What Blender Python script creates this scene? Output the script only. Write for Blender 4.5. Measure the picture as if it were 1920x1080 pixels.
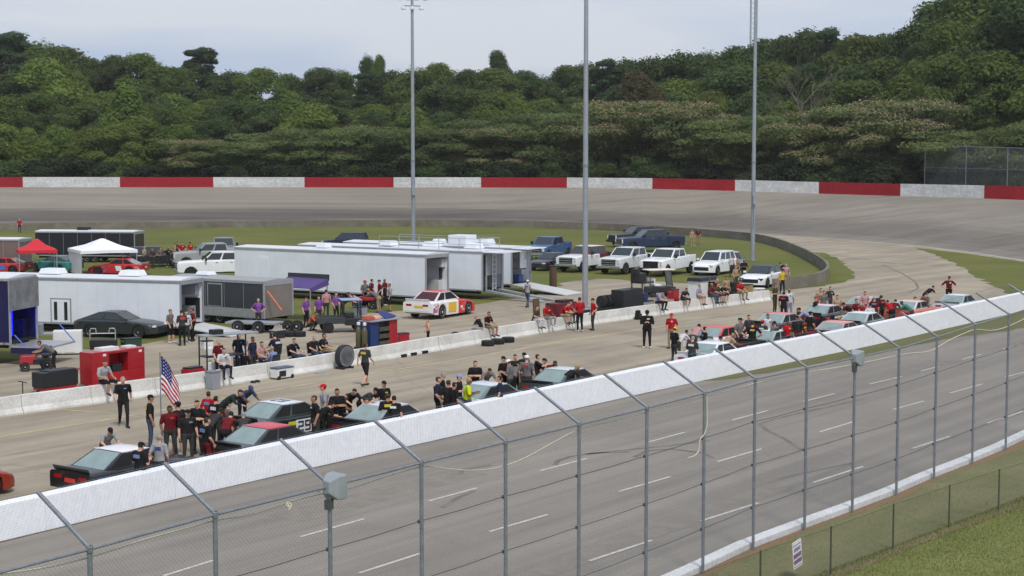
import bpy, bmesh, math, random
from mathutils import Vector as V, Matrix
from mathutils.geometry import tessellate_polygon
random.seed(7)
for o in list(bpy.data.objects): bpy.data.objects.remove(o)
sc = bpy.context.scene
col = sc.collection
rad = math.radians

# ------------------------------------------------------------------ camera
FPX, CH, YH = 3000.0, 9.7, 290.0
PITCH = math.atan((540 - YH) / FPX)
cd = bpy.data.cameras.new('camera'); cam = bpy.data.objects.new('camera', cd); col.objects.link(cam)
cam.location = (0, 0, CH); cam.rotation_euler = (math.pi / 2 - PITCH, 0, 0)
cd.sensor_width = 36; cd.lens = 36 * FPX / 1920; cd.clip_start = 0.5; cd.clip_end = 6000
sc.camera = cam

# ------------------------------------------------------------------ sky
SUN_EL, SUN_AZ = rad(54), rad(160)      # high behind the camera, a little to the right
wd = bpy.data.worlds.new('World'); sc.world = wd; wd.use_nodes = True
nt = wd.node_tree; nt.nodes.clear()
wo = nt.nodes.new('ShaderNodeOutputWorld'); bg = nt.nodes.new('ShaderNodeBackground')
sky = nt.nodes.new('ShaderNodeTexSky'); sky.sky_type = 'NISHITA'; sky.sun_disc = False
sky.sun_elevation = SUN_EL; sky.sun_rotation = SUN_AZ; sky.air_density = 1.2; sky.dust_density = 2.5
tc = nt.nodes.new('ShaderNodeTexCoord'); mp = nt.nodes.new('ShaderNodeMapping')
mp.inputs['Scale'].default_value = (2.2, 2.2, 15.0)
nz = nt.nodes.new('ShaderNodeTexNoise'); nz.inputs['Scale'].default_value = 1.5; nz.inputs['Detail'].default_value = 4
nz.inputs['Roughness'].default_value = 0.45
rp = nt.nodes.new('ShaderNodeValToRGB')
rp.color_ramp.elements[0].position = .38; rp.color_ramp.elements[0].color = (4.6, 5.65, 7.6, 1)
rp.color_ramp.elements[1].position = .60; rp.color_ramp.elements[1].color = (6.9, 7.3, 8.15, 1)
mx = nt.nodes.new('ShaderNodeMix'); mx.data_type = 'RGBA'; mx.inputs[0].default_value = .88
nt.links.new(tc.outputs['Generated'], mp.inputs[0]); nt.links.new(mp.outputs[0], nz.inputs['Vector'])
nt.links.new(nz.outputs[0], rp.inputs[0])
nt.links.new(sky.outputs[0], mx.inputs[6]); nt.links.new(rp.outputs[0], mx.inputs[7])
nt.links.new(mx.outputs[2], bg.inputs[0]); nt.links.new(bg.outputs[0], wo.inputs[0])
bg.inputs[1].default_value = 0.106

# ------------------------------------------------------------------ sun (hidden behind thin cloud)
sd = bpy.data.lights.new('sun', 'SUN'); so = bpy.data.objects.new('sun', sd); col.objects.link(so)
sd.energy = 2.65; sd.angle = rad(11); sd.color = (1, .965, .91)
sdir = V((math.sin(SUN_AZ) * math.cos(SUN_EL), math.cos(SUN_AZ) * math.cos(SUN_EL), math.sin(SUN_EL)))
so.rotation_euler = sdir.to_track_quat('Z', 'Y').to_euler(); so.location = (-20, -20, 60)
sc.view_settings.view_transform = 'Standard'; sc.view_settings.look = 'None'
sc.view_settings.exposure = 0.0; sc.view_settings.gamma = 1.0; sc.view_settings.use_curve_mapping = False
sc.render.engine = 'CYCLES'

# ------------------------------------------------------------------ pixel helpers (1920 x 1080 photograph)
_cp, _sp = math.cos(PITCH), math.sin(PITCH)
def ray(px, py):
    x = (px - 960) / FPX; y = (540 - py) / FPX
    return V((x, _cp + y * _sp, -_sp + y * _cp))
def G(px, py, z=0.0):                       # where the pixel's ray meets height z
    r = ray(px, py); t = (z - CH) / r.z
    return V((r.x * t, r.y * t, z))
def P(px, py, Y):                           # the pixel's ray at distance Y
    r = ray(px, py); t = Y / r.y
    return V((r.x * t, Y, CH + r.z * t))
def g2(px, py, z=0.0): return G(px, py, z).xy
def lerp(tab, x):
    if x <= tab[0][0]: return tab[0][1]
    for (a, b), (c, d) in zip(tab, tab[1:]):
        if x <= c: return b + (d - b) * (x - a) / (c - a)
    return tab[-1][1]
DIR = V((.598, .801)); NEAR = V((.801, -.598))       # along the straight; from the infield towards the stands
TH = math.atan2(DIR.y, DIR.x)

# ------------------------------------------------------------------ mesh helper
class MB:
    def __init__(s): s.v = []; s.f = []; s.m = []
    def add(s, vs, fs, m=0):
        o = len(s.v); s.v += [tuple(v) for v in vs]; s.f += [tuple(i + o for i in f) for f in fs]; s.m += [m] * len(fs); return s
    def box(s, c, d, rz=0, m=0, top=None, ry=0, rx=0):
        cx, cy, cz = c; hx, hy, hz = d[0] / 2, d[1] / 2, d[2] / 2
        tx, ty = top if top else (1, 1)
        pts = [V((sx * hx * (tx if sz > 0 else 1), sy * hy * (ty if sz > 0 else 1), sz * hz)) for sz in (-1, 1) for sx, sy in ((-1, -1), (1, -1), (1, 1), (-1, 1))]
        if rz or ry or rx:
            R = Matrix.Rotation(rz, 3, 'Z') @ Matrix.Rotation(ry, 3, 'Y') @ Matrix.Rotation(rx, 3, 'X'); pts = [R @ p for p in pts]
        s.add([p + V(c) for p in pts], [(3, 2, 1, 0), (4, 5, 6, 7), (0, 1, 5, 4), (1, 2, 6, 5), (2, 3, 7, 6), (3, 0, 4, 7)], m); return s
    def tube(s, pts, r, n=6, m=0, cap=True, closed=False):
        pts = [V(p) for p in pts]; k = len(pts); rs = r if isinstance(r, (list, tuple)) else [r] * k
        up = V((0, 0, 1)); rings = []; last = None
        for i, p in enumerate(pts):
            a = pts[max(i - 1, 0)]; b = pts[min(i + 1, k - 1)]; t = (b - a)
            t = t.normalized() if t.length > 1e-9 else V((0, 0, 1))
            if last is None: ref = up if abs(t.z) < .95 else V((1, 0, 0)); u = t.cross(ref).normalized()
            else:
                u = last - t * last.dot(t); u = u.normalized() if u.length > 1e-6 else t.orthogonal().normalized()
            last = u; w = t.cross(u)
            rings.append([p + (u * math.cos(2 * math.pi * j / n) + w * math.sin(2 * math.pi * j / n)) * rs[i] for j in range(n)])
        return s.loft(rings, m, cap)
    def loft(s, rings, m=0, cap=True):
        n = len(rings[0]); vs = [p for r in rings for p in r]; fs = []
        for i in range(len(rings) - 1):
            for j in range(n):
                a = i * n + j; b = i * n + (j + 1) % n; fs.append((a, b, b + n, a + n))
        if cap: fs.append(tuple(range(n - 1, -1, -1))); fs.append(tuple((len(rings) - 1) * n + j for j in range(n)))
        return s.add(vs, fs, m)
    def lathe(s, prof, n=16, axis='Z', o=(0, 0, 0), m=0):      # prof: (r, h) pairs
        rings = []
        for r, h in prof:
            ring = []
            for j in range(n):
                a = 2 * math.pi * j / n; c_, s_ = r * math.cos(a), r * math.sin(a)
                p = (c_, s_, h) if axis == 'Z' else ((c_, h, s_) if axis == 'Y' else (h, c_, s_))
                ring.append(V(p) + V(o))
            rings.append(ring)
        return s.loft(rings, m)
    def plate(s, a, b, c, d, inset=0.0, off=.008, th=.012, m=0):    # a thin plate proud of the quad a b c d
        q = [V(a), V(b), V(c), V(d)]; ce = sum(q, V()) / 4; n = (q[1] - q[0]).cross(q[3] - q[0]).normalized()
        q = [ce + (p - ce) * (1 - inset) for p in q]
        lo = [p + n * (off - th) for p in q]; hi = [p + n * off for p in q]
        return s.add(lo + hi, [(3, 2, 1, 0), (4, 5, 6, 7), (0, 1, 5, 4), (1, 2, 6, 5), (2, 3, 7, 6), (3, 0, 4, 7)], m)
    def mesh(s, name, mats, smooth=False, bev=0):
        me = bpy.data.meshes.new(name); me.from_pydata(s.v, [], s.f)
        mats = mats if isinstance(mats, (list, tuple)) else [mats]
        for m in mats: me.materials.append(m)
        if len(mats) > 1: me.polygons.foreach_set('material_index', s.m)
        bm = bmesh.new(); bm.from_mesh(me); bmesh.ops.recalc_face_normals(bm, faces=bm.faces)
        if bev:
            es = [e for e in bm.edges if len(e.link_faces) == 2 and e.calc_face_angle(0) > .5]
            bmesh.ops.bevel(bm, geom=es, offset=bev, segments=2, affect='EDGES', profile=.6, clamp_overlap=True)
        bm.to_mesh(me); bm.free()
        if smooth:
            me.shade_smooth()
            try: me.set_sharp_from_angle(angle=rad(40))
            except Exception: pass
        return me
    def build(s, name, mats, parent=None, smooth=False, bev=0):
        return link(name, s.mesh(name, mats, smooth, bev), parent)
def link(name, me, parent=None, loc=(0, 0, 0), rz=0, scale=None):
    o = bpy.data.objects.new(name, me); col.objects.link(o); o.location = loc; o.rotation_euler = (0, 0, rz)
    if scale is not None: o.scale = scale if isinstance(scale, (tuple, list)) else (scale,) * 3
    if parent: o.parent = parent
    return o
def tag(o, label=None, cat=None, group=None, kind=None):
    if label: o['label'] = label
    if cat: o['category'] = cat
    if group: o['group'] = group
    if kind: o['kind'] = kind
    return o
def thing(name, label, cat, loc=(0, 0, 0), rz=0, group=None):
    o = link(name, None, None, loc, rz); o.empty_display_size = .2
    return tag(o, label, cat, group)
def copy_tree(o, parent=None):
    c = o.copy(); col.objects.link(c); c.parent = parent
    for ch in list(o.children): copy_tree(ch, c)
    return c

# ------------------------------------------------------------------ materials
def lin(c):
    return tuple(((x / 255) / 12.92 if x / 255 <= .04045 else ((x / 255 + .055) / 1.055) ** 2.4) for x in c)
_mc = {}
def M(name, c, rough=.6, metal=0, var=.12, scale=4.0, bump=0.0, bscale=40.0, spec=.4, coat=0, c2=None, emit=0, trans=0):
    """procedural Principled material: a base colour broken up by two noises"""
    if name in _mc: return _mc[name]
    m = bpy.data.materials.new(name); m.use_nodes = True; t = m.node_tree; b = t.nodes['Principled BSDF']
    c = lin(c); b.inputs['Roughness'].default_value = rough; b.inputs['Metallic'].default_value = metal
    b.inputs['Specular IOR Level'].default_value = spec; b.inputs['Coat Weight'].default_value = coat
    tcn = t.nodes.new('ShaderNodeTexCoord'); n = t.nodes.new('ShaderNodeTexNoise')
    n.inputs['Scale'].default_value = scale; n.inputs['Detail'].default_value = 6; n.inputs['Roughness'].default_value = .65
    t.links.new(tcn.outputs['Object'], n.inputs['Vector'])
    r = t.nodes.new('ShaderNodeValToRGB'); t.links.new(n.outputs[0], r.inputs[0])
    lo = lin(c2) if c2 else tuple(x * (1 - var) for x in c)
    hi = c if c2 else tuple(min(1, x * (1 + var)) for x in c)
    r.color_ramp.elements[0].position = .33; r.color_ramp.elements[0].color = (*lo, 1)
    r.color_ramp.elements[1].position = .67; r.color_ramp.elements[1].color = (*hi, 1)
    t.links.new(r.outputs[0], b.inputs['Base Color'])
    if bump:
        n2 = t.nodes.new('ShaderNodeTexNoise'); n2.inputs['Scale'].default_value = bscale; n2.inputs['Detail'].default_value = 4
        t.links.new(tcn.outputs['Object'], n2.inputs['Vector'])
        bp = t.nodes.new('ShaderNodeBump'); bp.inputs['Strength'].default_value = bump; bp.inputs['Distance'].default_value = .02
        t.links.new(n2.outputs[0], bp.inputs['Height']); t.links.new(bp.outputs[0], b.inputs['Normal'])
    if emit:
        b.inputs['Emission Color'].default_value = (*c, 1); b.inputs['Emission Strength'].default_value = emit
    _mc[name] = m; return m
def paint(c, rough=.35):  return M('paint_%d_%d_%d' % tuple(c), c, rough, 0, .05, 2.0, coat=.4)
def cloth(c): return M('cloth_%d_%d_%d' % tuple(c), c, .9, 0, .18, 9.0, spec=.15)

WHITE = (225, 226, 228); BLACK = (28, 28, 30)
m_tyre = M('tyre_rubber', (30, 30, 31), .85, 0, .2, 8)
m_rim = M('rim_steel', (150, 152, 155), .4, .6, .15, 6)
m_rimd = M('rim_dark', (52, 52, 54), .5, .4, .15, 6)
m_glass = M('tinted_glass', (38, 46, 48), .08, 0, .1, 1.5, spec=.8)
m_pglass = M('pale_clear_plastic', (128, 146, 144), .2, 0, .14, 1.6, spec=.6)
m_dark = M('dark_interior', (20, 20, 22), .8, 0, .2, 6)
m_black = M('black_plastic', (32, 32, 34), .55, 0, .15, 5)
m_chrome = M('chrome', (185, 188, 192), .22, .8, .08, 5)
m_galv = M('galvanised_steel', (136, 141, 148), .5, .55, .16, 7)
m_alu = M('aluminium', (170, 173, 178), .4, .5, .12, 5)
m_lampw = M('headlight_lens', (205, 208, 212), .15, 0, .05, 4)
m_red = M('red_lens', (150, 20, 20), .2, 0, .1, 4)
# ================================================================== SETTING
def sheet(name, poly, z, mat, kind='structure', smoothz=None):
    pts = [V((p[0], p[1], z)) for p in poly]
    tris = tessellate_polygon([pts])
    mb = MB(); mb.add(pts, [tuple(t) for t in tris])
    me = bpy.data.meshes.new(name); me.from_pydata(mb.v, [], mb.f); me.materials.append(mat)
    bm = bmesh.new(); bm.from_mesh(me); bmesh.ops.recalc_face_normals(bm, faces=bm.faces)
    if sum(f.normal.z for f in bm.faces) < 0: bmesh.ops.reverse_faces(bm, faces=bm.faces)
    bm.to_mesh(me); bm.free()
    return tag(link(name, me), kind=kind)

def rough(pts, step=1.2, amp=.25, seed=1):          # ragged edge for a polyline of ground points
    r = random.Random(seed); q = []
    for a, b in zip(pts, pts[1:]):
        n = max(1, int((b - a).length / step)); q.append(a)
        for k in range(1, n): q.append(a.lerp(b, k / n) + V((r.uniform(-amp, amp), r.uniform(-amp, amp))))
    return q + [pts[-1]]
def surf_mat(name, cols, rough=.9, rot=None, stretch=(.06, 1.1), s1=.22, s2=3.0, bump=.25, fine=26, mixf=.5, cracks=False, fv=.15):
    m = bpy.data.materials.new(name); m.use_nodes = True; t = m.node_tree; b = t.nodes['Principled BSDF']
    b.inputs['Roughness'].default_value = rough; b.inputs['Specular IOR Level'].default_value = .25
    N = t.nodes.new; L = t.links.new
    tcn = N('ShaderNodeTexCoord'); mpn = N('ShaderNodeMapping'); mpn.vector_type = 'TEXTURE'
    if rot is not None: mpn.inputs['Rotation'].default_value = (0, 0, rot)
    mpn.inputs['Scale'].default_value = (1 / stretch[0], 1 / stretch[1], 1)
    L(tcn.outputs['Object'], mpn.inputs[0])
    n1 = N('ShaderNodeTexNoise'); n1.inputs['Scale'].default_value = 1.0; n1.inputs['Detail'].default_value = 8; n1.inputs['Roughness'].default_value = .62
    L(mpn.outputs[0], n1.inputs['Vector'])
    n2 = N('ShaderNodeTexNoise'); n2.inputs['Scale'].default_value = s1; n2.inputs['Detail'].default_value = 7; n2.inputs['Roughness'].default_value = .6; n2.inputs['Distortion'].default_value = .6
    L(tcn.outputs['Object'], n2.inputs['Vector'])
    n3 = N('ShaderNodeTexNoise'); n3.inputs['Scale'].default_value = fine; n3.inputs['Detail'].default_value = 3
    L(tcn.outputs['Object'], n3.inputs['Vector'])
    r1 = N('ShaderNodeValToRGB'); L(n1.outputs[0], r1.inputs[0])
    r1.color_ramp.elements[0].position = .34; r1.color_ramp.elements[0].color = (*lin(cols[0]), 1)
    r1.color_ramp.elements[1].position = .66; r1.color_ramp.elements[1].color = (*lin(cols[1]), 1)
    r2 = N('ShaderNodeValToRGB'); L(n2.outputs[0], r2.inputs[0])
    r2.color_ramp.elements[0].position = .35; r2.color_ramp.elements[0].color = (*lin(cols[2]), 1)
    r2.color_ramp.elements[1].position = .65; r2.color_ramp.elements[1].color = (*lin(cols[3]), 1)
    mx = N('ShaderNodeMix'); mx.data_type = 'RGBA'; mx.inputs[0].default_value = mixf
    L(r1.outputs[0], mx.inputs[6]); L(r2.outputs[0], mx.inputs[7])
    r3 = N('ShaderNodeMapRange'); r3.inputs[1].default_value = .3; r3.inputs[2].default_value = .7; r3.inputs[3].default_value = 1 - fv; r3.inputs[4].default_value = 1 + fv
    L(n3.outputs[0], r3.inputs[0])
    mu = N('ShaderNodeMix'); mu.data_type = 'RGBA'; mu.blend_type = 'MULTIPLY'; mu.inputs[0].default_value = 1
    L(mx.outputs[2], mu.inputs[6]); L(r3.outputs[0], mu.inputs[7]); out = mu.outputs[2]
    if cracks:
        vo = N('ShaderNodeTexVoronoi'); vo.feature = 'DISTANCE_TO_EDGE'; vo.inputs['Scale'].default_value = .12
        dn = N('ShaderNodeTexNoise'); dn.inputs['Scale'].default_value = .5; dn.inputs['Detail'].default_value = 5
        L(tcn.outputs['Object'], dn.inputs['Vector'])
        ad = N('ShaderNodeMix'); ad.data_type = 'RGBA'; ad.blend_type = 'ADD'; ad.inputs[0].default_value = 2.5
        L(tcn.outputs['Object'], ad.inputs[6]); L(dn.outputs['Color'], ad.inputs[7]); L(ad.outputs[2], vo.inputs['Vector'])
        cr = N('ShaderNodeMapRange'); cr.inputs[1].default_value = .0; cr.inputs[2].default_value = .010; cr.inputs[3].default_value = .84; cr.inputs[4].default_value = 1
        L(vo.outputs[0], cr.inputs[0])
        m2 = N('ShaderNodeMix'); m2.data_type = 'RGBA'; m2.blend_type = 'MULTIPLY'; m2.inputs[0].default_value = 1
        L(out, m2.inputs[6]); L(cr.outputs[0], m2.inputs[7]); out = m2.outputs[2]
    L(out, b.inputs['Base Color'])
    bp = N('ShaderNodeBump'); bp.inputs['Strength'].default_value = bump; bp.inputs['Distance'].default_value = .03
    L(n3.outputs[0], bp.inputs['Height']); L(bp.outputs[0], b.inputs['Normal'])
    return m
m_grass = surf_mat('mown_grass', [(74, 84, 34), (100, 106, 46), (84, 92, 38), (114, 106, 56)], .95, 0, (.08, .3), .09, bump=.9, fine=9)
m_grass2 = surf_mat('near_grass', [(92, 104, 52), (116, 122, 66), (100, 108, 58), (126, 120, 76)], .95, TH, (.4, 1.2), .6, bump=.9, fine=12)
m_dirt = surf_mat('bare_dirt', [(112, 98, 80), (134, 118, 98), (96, 96, 62), (126, 112, 92)], .95, TH, (.3, 1.0), .7, bump=.6, fine=14)
m_straight = surf_mat('racing_asphalt', [(108, 103, 97), (146, 139, 129), (124, 118, 110), (143, 136, 127)], .88, TH, (.02, 1.1), .16, bump=.3, fine=30)
m_pit = surf_mat('pit_asphalt', [(118, 110, 97), (168, 156, 137), (128, 118, 103), (170, 158, 139)], .9, TH, (.04, .8), .14, bump=.3, fine=24, cracks=True)
m_bank = surf_mat('banked_asphalt', [(106, 101, 93), (146, 138, 127), (122, 116, 107), (142, 134, 124)], .88, 0, (.005, .45), .05, bump=.2, fine=10)
m_conc = surf_mat('weathered_concrete', [(104, 99, 88), (132, 126, 114), (90, 85, 75), (126, 120, 108)], .92, 0, (.3, .3), .7, bump=.3, fine=20)

def ww(px):                                  # near white wall: base line on the stands side
    return G(px, lerp([(-200, 1063), (0, 1016), (400, 918), (640, 865), (960, 793), (1280, 721), (1640, 647), (1900, 587), (2000, 565)], px))
WW = [ww(x) for x in (0, 240, 480, 720, 960, 1120, 1280, 1460, 1640, 1770, 1900)]
wl0 = V((WW[0].x - DIR.x * 16, WW[0].y - DIR.y * 16, 0)); WWX = [wl0] + WW + [V((WW[-1].x + DIR.x * 26, WW[-1].y + DIR.y * 26, 0))]
def pw(px):                                  # pit wall base line on the pit road side
    return G(px, lerp([(-200, 814), (0, 782), (250, 748), (400, 727), (600, 696), (750, 671), (1000, 628), (1120, 608), (1300, 583), (1400, 570), (1460, 562)], px))
IW = [(-500, 436), (0, 432), (400, 427), (800, 424), (1000, 427), (1150, 432), (1300, 442), (1400, 450), (1450, 460), (1500, 480), (1540, 503), (1552, 519), (1538, 532), (1490, 540), (1447, 546)]

# ground ------------------------------------------------------------
sheet('ground', [(-2500, -600), (2500, -600), (2500, 3400), (-2500, 3400)], -.012, m_grass)
FP = [(-95, 1098), (168, 1030), (403, 965), (618, 912), (790, 868), (948, 829), (1086, 796), (1213, 765), (1321, 737), (1416, 711), (1513, 690), (1603, 671), (1686, 653), (1757, 632), (1829, 609), (1892, 590), (1950, 572)]
FH = [4.25] * 13 + [4.3, 4.42, 4.5, 4.55]
FB = [G(x, y, h) for (x, y), h in zip(FP, FH)]; FB = [V((p.x, p.y, 0)) for p in FB]
f0 = FB[0].xy - DIR * 12; f1 = FB[-1].xy + DIR * 90
edge = [f0] + [p.xy + NEAR * -.4 for p in FB] + [f1]
sheet('racetrack', [p.xy for p in WWX] + [V((58, 135))] + edge[::-1], 0, m_straight)
inner_bank_px = [(1340, 432), (1500, 443), (1620, 451), (1720, 460), (1820, 472), (1920, 487)]
pad = [(1410, 541), (1300, 532), (1120, 522), (1060, 529), (1010, 553), (900, 570), (750, 583), (640, 592), (480, 615), (370, 630), (265, 646), (130, 657), (0, 682), (-250, 725)]
poly = [p.xy for p in WWX] + [V((50.5, 128))] + [g2(*p) for p in inner_bank_px[::-1]] + [g2(1250, 431)] + [g2(*p) for p in IW[6:]] + rough([g2(*p) for p in pad], 1.5, .45) + [WWX[0].xy + V((-22, 6))]
sheet('pit_road', poly, 0, m_pit)
sheet('grass_verge', rough([g2(*p) for p in [(1505, 472), (1545, 474), (1575, 487), (1596, 505), (1602, 519), (1580, 530), (1530, 538), (1480, 543)]], 1.2, .3) + [g2(*p) for p in [(1538, 532), (1552, 519), (1540, 503)]], .006, m_grass)
sheet('grass_island', [g2(*p) for p in [(1712, 464), (1800, 474), (1920, 491)]] + [V((48.4, 130)), V((46, 117))] + rough([g2(*p) for p in [(1920, 566), (1860, 535), (1800, 500), (1755, 478), (1712, 464)]], 1.4, .35)[:-1], .006, m_grass)
sheet('grass_strip', [ww(x).xy + NEAR * .02 for x in (1310, 1400, 1520, 1640, 1770, 1900, 2000)] + rough([g2(*p) for p in [(2000, 592), (1900, 619), (1770, 636), (1640, 663), (1500, 688), (1400, 706), (1350, 713)]], .8, .16), .006, surf_mat('verge_grass', [(84, 88, 46), (104, 106, 58), (108, 96, 70), (92, 96, 50)], .95, TH, (.15, 1.2), .5, bump=.8, fine=12))
# bank --------------------------------------------------------------
OWT = [(-500, 351, 232), (0, 351, 240), (400, 351, 243), (900, 351.5, 241), (1060, 352, 238), (1223, 354, 233), (1378, 358, 227), (1535, 363, 220), (1688, 367.5, 211), (1845, 372, 203), (1920, 375, 199)]
def OW(px): return P(px, lerp([(a, b) for a, b, c in OWT], px), lerp([(a, c) for a, b, c in OWT], px))
def IB(px):
    if px <= 1250:
        p = G(px, lerp(IW[:8], px)); return V((p.x, p.y + .33, .55 if px < 1000 else .55 - .45 * (px - 1000) / 250))
    a = lerp([(1250, 431)] + inner_bank_px, px); p = G(px, a, .01); p.z = max(.01, .10 - (px - 1250) / 900); return p
bpx = list(range(-500, 1921, 55)); 
if bpx[-1] != 1920: bpx.append(1920)
inn = [IB(x) for x in bpx] + [V((49.5, 131, .01)), V((53, 118, .01))]
out = [OW(x) for x in bpx] + [V((91, 178, 3.6)), V((100, 155, 2.4))]
mb = MB(); K = 10; prof = [0, .08, .17, .27, .37, .48, .59, .7, .8, .9, 1.0]
rows = []
for a, b in zip(inn, out):
    rows.append([V((a.x + (b.x - a.x) * k, a.y + (b.y - a.y) * k, a.z + (b.z - a.z) * (k ** 1.12))) for k in prof])
for i in range(len(rows) - 1):
    for k in range(K):
        mb.add([rows[i][k], rows[i + 1][k], rows[i + 1][k + 1], rows[i][k + 1]], [(0, 1, 2, 3)])
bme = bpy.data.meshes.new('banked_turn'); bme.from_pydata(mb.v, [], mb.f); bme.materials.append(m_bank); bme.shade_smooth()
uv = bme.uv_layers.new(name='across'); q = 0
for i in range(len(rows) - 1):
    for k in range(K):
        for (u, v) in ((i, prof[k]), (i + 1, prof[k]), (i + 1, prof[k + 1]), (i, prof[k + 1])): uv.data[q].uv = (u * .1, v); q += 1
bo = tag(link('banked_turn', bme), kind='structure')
t = m_bank.node_tree; N = t.nodes.new; L = t.links.new; pb = t.nodes['Principled BSDF']
uvn = N('ShaderNodeUVMap'); uvn.uv_map = 'across'; sx = N('ShaderNodeSeparateXYZ'); L(uvn.outputs[0], sx.inputs[0])
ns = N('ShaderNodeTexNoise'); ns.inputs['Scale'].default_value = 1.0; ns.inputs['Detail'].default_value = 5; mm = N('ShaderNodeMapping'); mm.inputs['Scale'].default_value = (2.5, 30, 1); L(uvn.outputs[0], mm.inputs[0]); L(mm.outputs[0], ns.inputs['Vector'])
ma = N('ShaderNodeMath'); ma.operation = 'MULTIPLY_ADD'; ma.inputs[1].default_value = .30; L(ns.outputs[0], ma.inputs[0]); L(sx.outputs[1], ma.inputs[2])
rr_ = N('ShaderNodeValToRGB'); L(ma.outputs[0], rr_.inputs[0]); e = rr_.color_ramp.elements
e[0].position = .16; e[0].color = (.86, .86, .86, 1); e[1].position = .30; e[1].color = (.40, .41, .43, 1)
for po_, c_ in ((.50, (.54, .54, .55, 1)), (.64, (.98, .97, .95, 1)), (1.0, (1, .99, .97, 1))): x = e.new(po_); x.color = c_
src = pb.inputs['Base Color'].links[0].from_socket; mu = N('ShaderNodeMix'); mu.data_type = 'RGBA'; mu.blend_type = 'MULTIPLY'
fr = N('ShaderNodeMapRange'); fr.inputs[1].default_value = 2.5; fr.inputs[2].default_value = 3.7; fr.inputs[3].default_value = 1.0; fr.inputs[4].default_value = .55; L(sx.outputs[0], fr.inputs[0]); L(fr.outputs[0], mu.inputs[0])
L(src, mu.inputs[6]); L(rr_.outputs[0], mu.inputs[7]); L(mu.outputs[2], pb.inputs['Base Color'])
def offs(pts, w):                            # ribbon polygon either side of a polyline
    l, r = [], []
    for i, p in enumerate(pts):
        t = (pts[min(i + 1, len(pts) - 1)] - pts[max(i - 1, 0)]).normalized(); n = V((-t.y, t.x))
        l.append(p + n * w / 2); r.append(p - n * w / 2)
    return l + r[::-1]
m_line = M('faded_white_paint', (192, 188, 178), .8, 0, .2, 3.0, c2=(150, 145, 134))
m_yell = M('faded_yellow_paint', (196, 178, 128), .85, 0, .1, 1.2, c2=(150, 140, 116))
def line(name, pts, w, z, mat): return sheet(name, offs(pts, w), z, mat)
bl = [g2(x, y + 1.5) for x, y in inner_bank_px] + [V((49.0, 131))]
line('track_edge_line', bl, .45, .016, m_line)
line('pit_lane_line', [g2(*p) for p in [(-60, 829), (0, 819), (225, 783), (560, 723), (850, 676), (1100, 633), (1260, 609), (1400, 590)]], .16, .006, m_yell)
line('pit_box_line', [g2(*p) for p in [(110, 768), (215, 775)]], .12, .006, m_yell)
line('pit_box_line', [g2(*p) for p in [(300, 738), (430, 746)]], .12, .006, m_yell)
DASH = [(307, 1080, 400, 1051), (563, 1007, 683, 973), (803, 940, 895, 915), (1013, 883, 1100, 860), (1217, 829, 1283, 811), (1373, 788, 1440, 770), (1507, 753, 1565, 738), (1631, 720, 1691, 706), (1727, 696, 1760, 687), (1804, 674, 1840, 664), (1880, 655, 1915, 646),
        (673, 1075, 788, 1038), (918, 997, 1027, 965), (1160, 922, 1257, 894), (1345, 866, 1428, 842), (1537, 810, 1600, 791), (1674, 768, 1732, 752), (1782, 737, 1842, 720), (1885, 707, 1935, 694),
        (1105, 1052, 1223, 1013), (1315, 977, 1422, 943), (1525, 905, 1618, 875), (1711, 841, 1782, 818), (1851, 794, 1919, 771)]
m_dash = M('lane_paint', (206, 202, 194), .8, 0, .1, 5.0, c2=(168, 163, 154))
for d in DASH:
    sheet('lane_marking', offs([g2(d[0], d[1]), g2(d[2], d[3])], .11), .008, m_dash)
m_skid = M('tyre_mark', (90, 86, 80), .8, 0, .16, .8, c2=(124, 117, 107))
SK = [[(1040, 872), (1046, 864), (1070, 856), (1110, 850), (1180, 847)], [(1100, 852), (1160, 845), (1260, 835), (1330, 826)], [(1190, 857), (1215, 845), (1260, 842), (1320, 850), (1338, 860)],
      [(1424, 795), (1440, 808), (1470, 822), (1505, 845)], [(1424, 795), (1450, 786), (1520, 770), (1620, 748)], [(830, 952), (855, 935), (890, 920)], [(860, 890), (870, 880), (920, 872)],
      [(1655, 497), (1690, 512), (1716, 528), (1722, 540), (1705, 549), (1640, 552)], [(1490, 468), (1600, 484), (1680, 495)], [(1440, 905), (1500, 888), (1600, 868)]]
for s in SK: sheet('tyre_mark', offs([g2(*p) for p in s], .17), .004, m_skid)

m_stain = M('oil_stained_asphalt', (126, 118, 104), .85, 0, .2, .6, c2=(150, 140, 124)); m_patch = M('dark_asphalt_patch', (120, 113, 104), .9, 0, .12, 1.5, c2=(136, 128, 117))
for k, (px, py, l, w) in enumerate([(150, 862, 3.5, .5), (90, 840, 2.2, .3), (640, 752, 4, .5), (905, 662, 5, .5), (1130, 652, 6, .6), (1450, 560, 5, .8), (1650, 505, 9, .9), (330, 772, 3, .4), (1330, 598, 6, .5), (500, 690, 3, .6)]):
    c_ = g2(px, py); r_ = random.Random(k); sheet('oil_stain', [c_ + DIR * math.cos(a) * l * r_.uniform(.6, 1) + NEAR * math.sin(a) * w * r_.uniform(.5, 1) for a in [i * math.pi / 9 for i in range(18)]], .0025, m_stain)
for px, py, l, w in ((720, 925, 4, .7), (1260, 985, 6, .4), (1530, 830, 7, .35), (1150, 780, 8, .3)):
    c_ = g2(px, py); sheet('asphalt_patch', rough([c_ - DIR * l - NEAR * w, c_ + DIR * l - NEAR * w], .8, .05) + rough([c_ + DIR * l + NEAR * w, c_ - DIR * l + NEAR * w], .8, .05), .0025, m_patch)
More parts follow.
